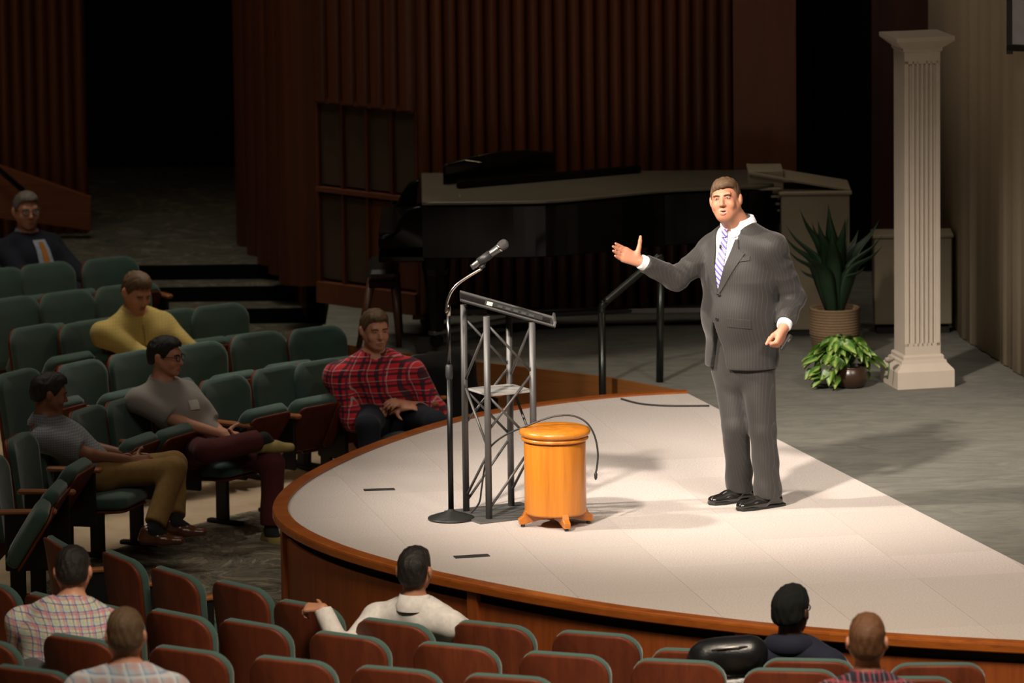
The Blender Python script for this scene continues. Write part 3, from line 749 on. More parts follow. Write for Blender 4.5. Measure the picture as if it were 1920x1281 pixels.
# the slanted top runs down towards the speaker's side
c0 = np.array([cen[0], cen[1], HT-.005]); tl = at(862, 556, O[1]-.0)-O; tr = at(1040, 606, O[1]-.0)-O
dx = unit(tr-tl); wv = unit(np.cross(np.array([0, 0, 1.]), dx)); wv = unit(np.array([.28, 1, -.125])); nz = unit(np.cross(dx, wv)); wv = np.cross(nz, dx)
M = np.stack([dx, wv, nz], 1); Lt = np.linalg.norm(tr-tl); mid = (tl+tr)/2+np.array([0, 0, .0])
TOPM = plain('lectern_top_panel', (.03, .03, .03), .2, .3, .5, .1)
tp = MB().box((0, 0, 0), (Lt, .40, .009), bev=.003, M=M).build('desk_top', TOPM, pd, mid)
MB().box((Lt/2-.008, 0, .02), (.014, .40, .026), bev=.003, M=M).build('book_stop', STEEL, tp)
MB().box((0, -.195, .007), (Lt, .010, .010), M=M, bev=.002).build('edge_strip', STEEL, tp)
MB().box((0, .195, .007), (Lt, .010, .010), M=M, bev=.002).build('edge_strip', STEEL, tp)
dv = thing('control_box', 'slim black device with a pale label lying on the lectern top', 'device', O+mid+nz*.012)
MB().box((.03, -.15, .014), (.33, .045, .026), bev=.003, M=M).build('body', SOFTBLK, dv)
MB().box((-.11, -.174, .014), (.032, .004, .02), M=M).build('label_patch', plain('pale_label', (.75, .70, .55), .6), dv)
for k in range(5): MB().box((-.05+k*.045, -.174, .014), (.028, .004, .012), M=M).build('key', plain('device_key', (.06, .06, .058), .4), dv)
pen = thing('pen', 'slim pen lying along the upper side of the lectern top', 'pen', O+mid+nz*.02)
MB().tube([M@np.array((-.13, -.03, .0)), M@np.array((.0, -.06, .0))], [.005, .004], 8).build('barrel', STEEL, pen)
MB().tube([M@np.array((.0, -.06, .0)), M@np.array((.012, -.063, .0))], [.004, .001], 8).build('tip', SOFTBLK, pen)
# drum pedestal
PINE = wood('honey_pine', (.36, .11, .008), (.62, .22, .02), (14, 14, .7), .34, .25, .05)
b = gz(1042, 985); dr = thing('drum_pedestal', 'round honey coloured wooden drum pedestal with overhanging lid and crossed feet', 'pedestal', b)
S_ = 338.
MB().lathe([(.150, .075), (.168, .078), (.170, .09), (.170, .50), (.168, .515), (.0, .515)], 48).build('drum', PINE, dr)
MB().lathe([(.165, .513), (.182, .516), (.186, .528), (.178, .538), (.17, .54)], 48).build('neck_ring', PINE, dr)
MB().lathe([(.16, .538), (.180, .541), (.194, .552), (.197, .566), (.190, .580), (.170, .588), (.09, .592), (0, .593)], 48).build('lid', PINE, dr)
dr.scale = (1, 1, .93)
foot = [(-.22, .02), (-.20, .018), (-.10, .045), (.10, .045), (.20, .018), (.22, .02), (.225, .055), (.20, .075), (.185, .11), (.165, .125), (-.165, .125), (-.185, .11), (-.20, .075), (-.225, .055)]
for a in (math.radians(12), math.radians(12+96)):
    # outline in xz extruded in y
    mb = MB().prism([(x*.93, z*.88) for x, z in foot], -.018, .018, .003, M=np.array(Matrix.Rotation(a, 3, 'Z'))@np.array(Matrix.Rotation(PI/2, 3, 'X')))
    ft = mb.build('foot', wood('honey_pine_foot', (.34, .095, .008), (.54, .18, .018), (2, 2, 18), .35, .3, .05), dr)
    for sx in (-1, 1): MB().lathe([(.010, 0), (.012, .006), (.010, .018), (0, .018)], 10, (sx*.185*math.cos(a), sx*.185*math.sin(a), 0)).build('glide', SOFTBLK, ft)
# gooseneck microphone lead looping over the drum
gn = thing('gooseneck_microphone', 'thin black gooseneck microphone arching over the drum pedestal lid', 'microphone', gz(880, 966))
O2 = gz(880, 966)
gpx = [(880, 966), (898, 944), (903, 915), (909, 875), (916, 845), (930, 828), (955, 812), (985, 800), (1015, 788), (1045, 780), (1075, 780), (1100, 793), (1115, 818), (1121, 850), (1119, 878), (1117, 886)]
ys_ = np.interp(range(len(gpx)), [0, 3, 7, 15], [O2[1], O2[1]-.06, 34.5, 34.48])
path = [at(x, y, yy)-O2 for (x, y), yy in zip(gpx, ys_)]; path[0][2] = .004
MB().tube(spline(path, 5), .0055, 8).build('gooseneck', SOFTBLK, gn)
MB().tube([path[-1], path[-1]+np.array((0, 0, -.008)), path[-1]+np.array((0, 0, -.03)), path[-1]+np.array((0, 0, -.042))], [.005, .009, .009, .003], 10).build('capsule', SOFTBLK, gn)
# ------------------------------------------------------------------ white fluted column
WHITEP = plain('white_column_paint', (.43, .37, .305), .55, 0, .4, .05, 6)
cb = (gz(1661, 731)+gz(1768, 727))/2+np.array((.03, .18, 0)); ca = math.radians(-14.5+1)
cn = thing('fluted_column', 'white square fluted column on a stepped base beside the potted plants', 'column', (cb[0], cb[1], 0), -ca)
HC = 2.17
def sq(mb, prof):
    for (w0, z0), (w1, z1) in zip(prof[:-1], prof[1:]):
        v = [(sx*w/2, sy*w/2, z) for w, z in ((w0, z0), (w1, z1)) for sx, sy in ((-1, -1), (1, -1), (1, 1), (-1, 1))]
        mb.add(v, [(i, (i+1) % 4, 4+(i+1) % 4, 4+i) for i in range(4)])
    w, z = prof[0]; mb.add([(sx*w/2, sy*w/2, z) for sx, sy in ((-1, -1), (-1, 1), (1, 1), (1, -1))], [(0, 1, 2, 3)])
    w, z = prof[-1]; mb.add([(sx*w/2, sy*w/2, z) for sx, sy in ((-1, -1), (1, -1), (1, 1), (-1, 1))], [(0, 1, 2, 3)]); return mb
sq(MB(), [(.365, 0), (.365, .105), (.355, .115), (.29, .15), (.285, .165), (.26, .172), (.26, .19), (.245, .20)]).build('base', WHITEP, cn)
MB().box((0, 0, HC/2), (.200, .200, HC-.34)).build('shaft_core', WHITEP, cn)
W = .228
for z0, z1 in ((.18, .27), (HC-.17, HC-.07)): MB().box((0, 0, (z0+z1)/2), (W, W, z1-z0)).build('shaft_band', WHITEP, cn)
for q in range(4):
    a = q*PI/2; Mq = np.array(Matrix.Rotation(a, 3, 'Z'))
    if q in (0, 2):
        for k in range(7):
            if k in (0, 6): wd, x = .028, (-1 if k == 0 else 1)*(W/2-.014)
            else: wd, x = .016, -W/2+.028+(W-.056)*(k)/6-.0
            MB().box((x, -W/2+.0075, HC/2+.05), (wd, .015, HC-.4), M=Mq, bev=.003).build('fillet', WHITEP, cn)
    else: MB().box((0, -W/2+.0075, HC/2+.05), (W-.004, .0146, HC-.4), M=Mq).build('side_face', WHITEP, cn)
sq(MB(), [(.232, HC-.1), (.25, HC-.09), (.25, HC-.075), (.29, HC-.06), (.36, HC-.03), (.37, HC-.025), (.37, HC)]).build('capital', WHITEP, cn)
fl = thing('white_flower', 'small crumpled white artificial flower at the column base corner', 'flower', gz(1668, 682, .20)+np.array((0, -.0, 0)))
fl.location = at(1667, 682, cb[1]-.22)
for k in range(9):
    a = k*2.4; t_ = .3+.1*k; d = np.array((math.cos(a)*math.sin(t_), math.sin(a)*math.sin(t_), math.cos(t_))); s_ = unit(np.cross(d, (0, .3, 1)))
    rows = [[d*.04*u+s_*v*.022*math.sin(PI*min(1, u*.8+.1))+np.array((0, 0, .01*v*v)) for v in (-1, -.4, .4, 1)] for u in (0, .4, .8, 1)]
    MB().grid(rows).build('petal', WHITEP, fl)
MB().tube([(0, 0, 0), (.0, .02, -.05), (-.01, .03, -.10)], .004, 6).build('stem', plain('stem_green', (.05, .12, .03), .6), fl)
# ------------------------------------------------------------------ plants
def leafmat(name, a, b, light=None, rough=.4):
    t = NT(name); f = t.noise(t.obj(), 18, 3); c = t.mix(f, a, b)
    if light:
        s = t.sep(t.obj()); w = t.math('SUBTRACT', 1., t.math('MULTIPLY', t.math('ABSOLUTE', s[0]), 70.)); w = t.math('MULTIPLY', t.math('MAXIMUM', w, 0.), t.noise(t.obj(), 60, 2))
        c = t.mix(t.math('MINIMUM', t.math('MULTIPLY', w, 1.9), 1.), c, light)
    t.col(c); return t.done(rough, 0, .5)
AGAVE = leafmat('agave_leaf', (.005, .018, .006), (.010, .036, .012), rough=.55)
bp = gz(1568, 676)+np.array((0, .16, 0)); ag = thing('agave_plant', 'large dark green spiky agave with long pointed leaves in the woven basket', 'plant', bp+np.array((0, 0, .27)))
bk = thing('woven_basket', 'tan woven basket planter holding the agave', 'basket', bp)
def basket():
    t = NT('woven_straw'); s = t.sep(t.obj()); a = t.stripe(s[2], .018, .011); n = t.noise(t.mapping((40, 40, 90)), 1, 3)
    c = t.mix(n, (.13, .08, .04), (.26, .17, .09)); t.col(t.mix(a, (.11, .07, .035), c)); t.bump(a, .8, .006); return t.done(.85)
BK = basket()
prof = [(.125, 0)]
for k in range(18): z = .012+k*.0165; r = .135+.022*min(1, k/8); prof += [(r, z), (r+.005, z+.008), (r, z+.0155)]
MB().lathe(prof+[(.16, .315), (.145, .315), (.14, .26), (0, .26)], 40).build('wicker_body', BK, bk)
MB().lathe([(.139, .262), (.12, .272), (0, .276)], 24).build('soil', plain('soil', (.02, .014, .01), .95), bk)
o3 = bp+np.array((0, 0, .27))
tips = [(1553, 381), (1499, 391), (1533, 412), (1522, 416), (1590, 404), (1585, 408), (1474, 423), (1471, 443), (1649, 412), (1655, 440), (1654, 462), (1478, 470), (1610, 430), (1508, 470), (1622, 500), (1560, 430), (1500, 505)]
for i, (x, y) in enumerate(tips):
    dyy = (-.12, .05, -.2, .12, .1, -.15, -.05, .12, .1, -.06, -.2, -.22, .22, -.3, -.15, -.3, .2)[i]
    tip = at(x, y, bp[1]+dyy)-o3; a0 = np.array((tip[0]*.10, tip[1]*.15, -.0)); hz = np.array((tip[0], tip[1], 0))
    mid_ = tip*.5+np.array((0, 0, .07))-hz*.08
    sp = spline([a0, a0+(mid_-a0)*.5+np.array((0, 0, .02)), mid_, tip*.8+np.array((0, 0, .02)), tip], 4); n_ = len(sp)
    side = unit(np.cross(hz+np.array((.001, .002, 0)), (0, 0, 1.))) if np.linalg.norm(hz) > .05 else np.array((1., 0, 0))
    side = unit(side+np.array((.9, 0, 0))*np.sign(side[0]+1e-6)*.8)
    rows = []
    for k, p in enumerate(sp):
        u = k/(n_-1); w = .062*(math.sin(PI*(.16+.84*u))**.8)*(1 if u < .4 else (1-u)/.6*.95+.05); th = .006*(1-u)+.001
        tn = unit(sp[min(k+1, n_-1)]-sp[max(k-1, 0)]); nn = unit(np.cross(side, tn)); nn = nn if nn[2] > 0 else -nn
        rows.append([p-side*w+nn*w*.35, p-side*w*.5, p-nn*th, p+side*w*.5, p+side*w+nn*w*.35, p+side*w*.5+nn*th*1.2, p+nn*th, p-side*w*.5+nn*th*1.2])
    MB().grid(rows, closed=True).build('leaf', AGAVE, ag)
MB().lathe([(.06, -.01), (.055, .05), (.03, .09), (0, .10)], 14).build('stem_core', AGAVE, ag)
POTH = leafmat('variegated_leaf', (.025, .09, .008), (.07, .18, .015), (.30, .40, .10))
pb = gz(1597, 731)+np.array((0, .1, 0)); pt = thing('bowl_planter', 'round dark brown bowl planter at the column foot', 'planter', pb)
MB().lathe([(.06, 0), (.085, .012), (.105, .05), (.108, .08), (.098, .115), (.09, .125), (.098, .132), (.086, .132), (.08, .11), (0, .11)], 36).build('bowl', plain('dark_glazed_clay', (.035, .018, .010), .3, 0, .5, .2), pt)
MB().lathe([(.082, .111), (0, .118)], 20).build('soil', MATS['soil'], pt)
po = thing('pothos_plant', 'bushy bright green variegated trailing plant in the dark bowl', 'plant', pb+np.array((0, 0, .11)))
lm = MB(); rows = []
for k in range(9):
    u = k/8; w = .030*(math.sin(PI*u**.62))*(1-.25*u)+.0005; z = -.018*u*u
    rows.append([(-w, .085*u, z+.006), (-w*.5, .085*u, z+.001), (0, .085*u, z-.003), (w*.5, .085*u, z+.001), (w, .085*u, z+.006)])
rows2 = [[(x, y, z-.0012) for x, y, z in r] for r in rows]
lm.grid(rows); lm.grid(rows2); LEAF = lm.mesh('leaf', POTH)
rr = random.Random(5)
for i in range(150):
    az = rr.uniform(0, 2*PI); el = rr.uniform(-.55, 1.45); R_ = rr.uniform(.7, 1.0)
    p = np.array((math.cos(az)*math.cos(el)*.185*R_-.035, math.sin(az)*math.cos(el)*.15*R_, .05+.165*math.sin(el)*R_))
    p[0] -= .02
    if el < .1: p[2] -= .05*rr.random()
    if p[2] < .045 and p[0] > -.09 and p[1] < .05: continue
    if p[0] > .09 and p[2] < .08: continue
    o = link('leaf', LEAF, po, p); sc = rr.uniform(.9, 1.5); o.scale = (sc, sc, sc)
    o.rotation_euler = (rr.uniform(-1.0, -.1), rr.uniform(-.5, .5), az-PI/2+rr.uniform(-.6, .6))
    if i % 4 == 0: MB().tube(spline([np.array((p[0]*.15, p[1]*.15, .0)), p*.6+np.array((0, 0, .05)), p], 3), .0025, 5).build('stem', MATS['stem_green'], po)
# ------------------------------------------------------------------ white organ console and cabinet
ORG = plain('cream_organ_paint', (.24, .205, .14), .5, 0, .4, .06, 5); ORGD = plain('organ_dark_gap', (.01, .009, .008), .6)
Yo = 40.7; pL, pR = at(1466, 640, Yo), at(1594, 640, Yo); 
og = thing('organ_console', 'cream upright organ console with raised slanted music top behind the speaker', 'organ', ((pL[0]+pR[0])/2, Yo+.25, 0))
oo = np.array(og.location); wS = pR[0]-pL[0]
zt = at(1594, 364, Yo)[2]; ztl = at(1466, 376, Yo)[2]
MB().box((0, 0, zt/2+.02), (wS, .5, zt-.04-.0), bev=.006).build('side_panel', ORG, og)
MB().box((0, 0, .02), (wS-.04, .46, .04)).build('plinth', ORGD, og)
MB().box((0, -.0, zt+.008), (wS+.03, .54, .02), bev=.004).build('top_board', ORG, og)
kb = at(1392, 400, Yo+.1)-oo
wl = (-wS/2)-kb[0]
for k, (yy, d) in enumerate(((356, .50), (372, .46), (388, .42), (402, .40))):
    z = at(1425, yy, Yo)[2]; MB().box((-wS/2-wl/2, .02+.03*k, z), (wl, d, .016), bev=.003).build('key_shelf', ORG, og)
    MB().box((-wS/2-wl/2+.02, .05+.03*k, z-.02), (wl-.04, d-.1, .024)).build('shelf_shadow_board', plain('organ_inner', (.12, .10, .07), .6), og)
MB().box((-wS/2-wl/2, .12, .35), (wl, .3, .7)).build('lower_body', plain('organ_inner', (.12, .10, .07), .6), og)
bL, bR = at(1406, 350, Yo)-oo, at(1470, 350, Yo)-oo
MB().box(((bL[0]+bR[0])/2, 0, zt+.07), (bR[0]-bL[0], .34, .15), bev=.004).build('music_box', ORG, og)
lidp = [at(1403, 329, Yo)-oo, at(1400, 325, Yo)-oo]
a = math.atan2((362-327.), (1598-1403.)); Ll = (1598-1403)/295./math.cos(a)
MB().box((0, 0, 0), (Ll*.99, .42, .018), bev=.004, M=np.array(Matrix.Rotation(a-ROLL*0, 3, 'Y'))).build('slanted_lid', ORG, og, ((at(1500, 345, Yo)-oo)[0], 0, (at(1500, 343, Yo)-oo)[2]))
Yb = 40.75; c0, c1 = at(1640, 640, Yb), at(1785, 640, Yb)
cbn = thing('cream_cabinet', 'plain cream cabinet half hidden behind the white column', 'cabinet', ((c0[0]+c1[0])/2, Yb+.12, 0))
zt2 = at(1760, 441, Yb)[2]; w2 = c1[0]-c0[0]
MB().box((0, 0, zt2/2+.03), (w2, .24, zt2-.06), bev=.006).build('body', ORG, cbn); MB().box((0, 0, zt2-.005), (w2+.02, .27, .022), bev=.004).build('top', ORG, cbn)
MB().box((0, 0, .02), (w2-.03, .20, .04)).build('plinth', ORGD, cbn); MB().box((w2*.1, -.122, zt2/2), (.006, .004, zt2-.1)).build('door_seam', ORGD, cbn)
# projection screen at the right upper corner
s0 = at(1889, 86, 39.0); sc = thing('projection_screen', 'hanging projection screen with black frame at the top right corner', 'screen', s0)
Msc = np.array(Matrix.Rotation(math.radians(-22), 3, 'Z'))
MB().box((1.25, .0, .70), (2.5, .012, 1.4), M=Msc).build('screen_surface', plain('screen_cloth', (.40, .39, .42), .7), sc)
MB().tube([(0, 0, -.01), tuple(Msc@np.array((2.5, 0, -.01)))], .022, 12).build('bottom_bar', SOFTBLK, sc)
for nm, x in (('frame_edge', .015), ('frame_edge', 2.485)): MB().box((x, -.003, .6), (.035, .02, 1.3), M=Msc).build(nm, SOFTBLK, sc)
# ------------------------------------------------------------------ grand piano
PBLK = plain('piano_lacquer', (.004, .004, .004), .10, 0, .12, .1, 5, coat=0.)
KEYW = plain('ivory', (.7, .66, .58), .3)
YF, YBk = 40.15, 41.45
pz = at(1100, 400, YF+.1)[2]; pz = .98
xk = at(712, 380, 40.8)[0]; xt = at(1462, 400, 41.2)[0]
pn = thing('grand_piano', 'black concert grand piano with raised music desk on a wheeled dolly', 'piano', ((xk+xt)/2, 40.8, 0)); po_ = np.array(pn.location)
def PX(p): return (p[0]-po_[0], p[1]-po_[1])
kx = xk+.28
curve = spline([(kx, YF), (kx+.5, YF-.01), (kx+.85, YF+.03), (kx+1.2, YF+.22), (kx+1.55, YF+.42), (kx+1.9, YF+.50), (xt-.12, YF+.58), (xt-.02, YF+.75), (xt-.02, YBk-.2), (xt-.12, YBk)], 5)
out = [PX(p) for p in curve]+[PX((kx, YBk))]
MB().prism(out, .62, .955, .006).build('case', PBLK, pn)
arms = [PX((xk, YF)), PX((kx+.01, YF)), PX((kx+.01, YBk)), PX((xk, YBk))]
kbed = MB().prism(arms, .60, .70, .006); kbed.build('key_bed', PBLK, pn)
for y0 in (YF, YBk-.07): slab([(xk, .62), (kx+.02, .62), (kx+.02, .955), (kx-.03, .955), (kx-.10, .93), (kx-.15, .86), (kx-.18, .79), (xk+.03, .765), (xk, .75)], 0, .07, .008, t=(-po_[0], y0-po_[1], 0)).build('cheek_block', PBLK, pn)
MB().box((kx-.02-po_[0], (YF+YBk)/2-po_[1], .84), (.03, YBk-YF-.14, .26)).build('fall_board', PBLK, pn)
keys = MB()
kk = MB().box((xk+.10-po_[0], (YF+YBk)/2-po_[1], .715), (.16, YBk-YF-.16, .022)).build('keyboard', KEYW, pn)
nk = 52; wy = (YBk-YF-.16)/nk
for k in range(nk):
    if k % 7 in (0, 1, 3, 4, 5): MB().box((xk+.135-po_[0], YF+.08+wy*(k+1)-po_[1], .732), (.095, wy*.5, .012)).build('black_key', PBLK, kk)
MB().box((xk+.11-po_[0], (YF+YBk)/2-po_[1], .765), (.22, YBk-YF-.145, .03), bev=.008).build('key_cover', PBLK, pn)
lid = [PX((p[0]+(.0), p[1]-.02)) for p in curve]+[PX((kx-.02, YBk+.01))]
LIDM = plain('piano_lid_lit_lacquer', (.075, .068, .048), .42, 0, .5, .1, 5, coat=.4)  # black lacquer lightened to olive grey, the lid's reflected light put into the colour
MB().prism(lid, .965, .987, .006).build('lid', LIDM, pn)
fa, fb = at(858, 376, 40.72), at(1200, 343, 41.35); fm = (fa+fb)/2; fd = fb-fa; fang = math.atan2(fd[1], fd[0])
MB().box((0, 0, 0), (np.linalg.norm(fd[:2]), .05, .055), bev=.01).build('folded_lid_flap', PBLK, pn, (fm[0]-po_[0], fm[1]-po_[1], 1.01), fang)
desk = [(-.37, 0), (.37, 0), (.37, .16), (.34, .165), (.18, .19), (0, .20), (-.18, .18), (-.34, .145), (-.37, .14)]
da, db = at(832, 355, 40.9), at(1040, 345, 41.3); dm_ = (da+db)/2; ddv = db-da; Ld = np.linalg.norm(ddv[:2])/.74
mdk = slab([(x*Ld, z*.92) for x, z in desk], -.01, .01, .004); mdk.build('music_desk', PBLK, pn, (dm_[0]-po_[0], dm_[1]-po_[1], .99), math.atan2(ddv[1], ddv[0]))
BRASS = plain('brass', (.55, .38, .12), .25, 1)
for (x, y) in ((kx+.08, YF+.12), (kx+.1, YBk-.15), (xt-.35, YBk-.25)):
    lg = MB().tube([(x-po_[0], y-po_[1], .62), (x-po_[0], y-po_[1], .54), (x-po_[0], y-po_[1], .5), (x-po_[0], y-po_[1], .14)], [.09, .085, .075, .045], 8, smooth=False).build('leg', PBLK, pn)
    MB().lathe([(0, -.02), (.045, -.02), (.045, .02), (0, .02)], 16, smooth=False, M=np.array(Matrix.Rotation(PI/2, 3, 'X')), t=(x-po_[0], y-po_[1], .075)).build('caster', BLACKM, lg)
ly = (kx+.06-po_[0], 40.8-po_[1])
for s_ in (-1, 1): MB().tube([(ly[0], ly[1]+s_*.05, .62), (ly[0], ly[1]+s_*.03, .35), (ly[0], ly[1]+s_*.06, .16)], .012, 8).build('lyre_rod', BRASS, pn)
MB().box((ly[0], ly[1], .15), (.12, .26, .06), bev=.01).build('lyre_box', PBLK, pn)
for k in (-1, 0, 1): MB().box((ly[0]-.09, ly[1]+k*.06, .14), (.1, .025, .012), bev=.003).build('pedal', BRASS, pn)
dl = [(kx+.08, YF+.12), (kx+.1, YBk-.15), (xt-.35, YBk-.25)]; ctr = np.mean(np.array(dl), 0)
dly = thing('piano_dolly', 'grey steel wheeled dolly frame under the grand piano legs', 'dolly', (ctr[0], ctr[1], 0))
for x, y in dl:
    MB().box(((x-ctr[0])/2, (y-ctr[1])/2, .125), (math.hypot(x-ctr[0], y-ctr[1])+.1, .06, .03), M=None).build('dolly_arm', STEEL, dly)
    a = math.atan2(y-ctr[1], x-ctr[0]); o = dly.children[-1]; o.rotation_euler = (0, 0, a)
    o.location = (0, 0, 0); o.data.clear_geometry(); t2 = MB().box((math.hypot(x-ctr[0], y-ctr[1])/2, 0, .125), (math.hypot(x-ctr[0], y-ctr[1])+.1, .06, .03), bev=.006); o.data.from_pydata(t2.v, [], t2.f)
    for s_ in (-.09, .09):
        MB().lathe([(0, -.018), (.048, -.018), (.05, -.01), (.05, .01), (.048, .018), (0, .018)], 16, smooth=False, M=np.array(Matrix.Rotation(PI/2, 3, 'X')), t=(x-ctr[0]+s_, y-ctr[1]-.06, .05)).build('wheel', SOFTBLK, dly)
# piano bench
bb = at(726, 600, 40.75); bn = thing('piano_bench', 'black cushioned piano bench with wooden legs left of the piano', 'bench', (bb[0]-.02, 40.75, 0))
MB().box((0, 0, .47), (.20, .62, .07), bev=.025).build('cushion', plain('black_leather', (.012, .013, .012), .28, 0, .5, .2), bn)
MB().box((0, 0, .41), (.18, .58, .05), bev=.006).build('apron', PBLK, bn)
for sx in (-1, 1):
    for sy in (-1, 1): MB().tube([(sx*.075, sy*.26, .40), (sx*.10+(-.06 if sx < 0 else 0), sy*.28, 0)], [.026, .018], 8).build('leg', wood('bench_leg_wood', (.05, .02, .01), (.12, .05, .02)), bn)
# black bag and small dark things on the front seats
pos, yaw = seats[('A', 8)]
LEA = plain('black_leather_bag', (.008, .008, .009), .3, 0, .5, .2, 20, bump=.3)
# ------------------------------------------------------------------ figures
def skinmat(name, c):
    if name in MATS: return MATS[name]
    t = NT(name); f = t.noise(t.obj(), 9, 3); g = t.noise(t.obj(), 60, 2)
    r = (c[0]*.95, c[1]*.78, c[2]*.72)
    t.col(t.mix(t.math('MULTIPLY', f, .8), c, r)); t.bump(g, .06, .002)
    t.b.inputs['Subsurface Weight'].default_value = .08; t.b.inputs['Subsurface Radius'].default_value = (.01, .004, .002)
    MATS[name] = t.done(.5, 0, .4); return MATS[name]
def hairmat(name, a, b):
    if name in MATS: return MATS[name]
    t = NT(name); v = t.mapping((60, 60, 60)); f = t.noise(v, 1.5, 4, .7, 1.5); t.col(t.mix(f, a, b)); t.bump(f, .7, .006)
    MATS[name] = t.done(.5, 0, .4); return MATS[name]
def pattern(name, base, lines, yaw=0., rough=.85, noise=.15, bump=.15, wobble=.03):
    """lines: (axis 0 across / 2 up, period, width, offset, colour, strength)"""
    t = NT(name); v = t.mapping((1, 1, 1), (0, 0, -yaw)); w = t.noise(v, 5, 2); s = t.sep(v); c = base
    wob = t.math('MULTIPLY', t.math('SUBTRACT', w, .5), wobble)
    for ax, per, wd, off, cc, st in lines:
        co = t.math('ADD', s[ax], wob)
        m = t.math('MULTIPLY', t.stripe(co, per, wd, off), st); c = t.mix(m, c, cc)
    n = t.noise(t.obj(), 40, 3); c = t.mix(t.math('MULTIPLY', n, noise), c, tuple(x*.4 for x in base)); t.col(c)
    t.bump(t.noise(t.obj(), 250, 2), bump, .002); return t.done(rough, 0, .25, 0, .15)
def cloth(name, c, rough=.85): return MATS[name] if name in MATS else plain(name, c, rough, 0, .25, .15, 25, bump=.15, sheen=.04)
def wrinkle(p, a, f=38., seed=0.):
    q = p*f+seed
    w = np.sin(q[:, 0]*.8+1.7*np.sin(q[:, 2]*.35+seed))+np.sin(q[:, 2]*.9+1.5*np.sin(q[:, 0]*.45+q[:, 1]*.3))+.6*np.sin(q[:, 1]*1.1+q[:, 2]*.7)
    return a*w*.4
def head_prims(c, M, s=1., mouth=0., jaw=1., nose=1.):
    H = lambda x, y, z: c+M@(np.array((x, y, z))*s)
    e = lambda x, y, z, r, k=.015, sub=False: El(H(x, y, z), np.array(r)*s, M, k*s, sub)
    rc = lambda a, b, ra, rb, k=.02: Rc(H(*a), H(*b), ra*s, rb*s, k*s)
    P = [e(0, .014, .028, (.077, .099, .084), .02), e(0, -.024, -.026, (.061, .066, .080), .03)]
    for x in (-1, 1):
        P += [rc((x*.054*jaw, .004, -.042), (x*.020*jaw, -.058, -.089), .022, .020, .03), e(x*.040, -.064, -.034, (.023, .020, .024), .02),
              e(x*.084, .018, -.004, (.010, .022, .031), .006), e(x*.079, .008, -.022, (.009, .010, .014), .006)]
    P += [e(0, -.073, -.093, (.020, .016, .016), .02), rc((-.040, -.080, .026), (.040, -.080, .026), .010, .010, .015)]
    for x in (-1, 1): P += [e(x*.031, -.098, .004, (.016, .014, .0105), .012, True), e(x*.031, -.0765, .004, (.013, .0125, .0115), .004)]
    P += [rc((0, -.086, .012), (0, -.109*nose, -.031), .0075, .0120, .012)]
    for x in (-1, 1): P += [e(x*.0125, -.096, -.036, (.0085, .011, .0075), .006)]
    P += [e(0, -.085, -.068-mouth*.4, (.026, .010, .014+mouth*.5), .010), e(0, -.103, -.0665-mouth*.5, (.020, .010+mouth, .0025+mouth*.6), .003, True)]
    return P
def hair_post(c, M, s, line, noise=.003, seed=0., slant=0.):
    ys, zs = line
    def post(p, d):
        q = ((p-c)@M)/s; hl = np.interp(q[:, 1], ys, zs)+slant*q[:, 0]*np.clip(-q[:, 1]/.05, 0, 1)
        ear = .025-np.sqrt(((q[:, 1]-.014)/.9)**2+((q[:, 2]+.008)/1.1)**2)
        d = np.maximum(d, (hl-q[:, 2])*s*.8); d = np.maximum(d, np.where(np.abs(q[:, 0]) > .06, ear*s, -1))
        d = d+(1-np.clip((q[:, 2]-hl)/.022, 0, 1))*.0045*s
        return d+noise*np.sin(q[:, 0]*170+6*np.sin(q[:, 1]*40+seed))*np.sin(q[:, 1]*90+q[:, 2]*60)
    return post
HL = ([-.13, -.075, -.055, -.03, -.012, .03, .06, .1, .13], [.066, .064, .045, .005, -.028, -.02, -.055, -.072, -.08])
def add_hair(person, c, M, s, mat, top=.016, line=HL, side=.006, h=.006, sweep=0., name='hair'):
    H = lambda x, y, z: c+M@(np.array((x, y, z))*s)
    P = [El(H(0, .016, .030), np.array((.077+side, .101+side*1.2, .085+side))*s, M, .02), El(H(.01*sweep, -.022, .075), np.array((.062, .075, .034+top))*s, M, .03), El(H(0, .05, -.02), np.array((.068+side, .062+side, .062))*s, M, .02)]
    return sdf_mesh(name, P, h, mat, person, 0., hair_post(c, M, s, line, slant=.16*sweep), 1)
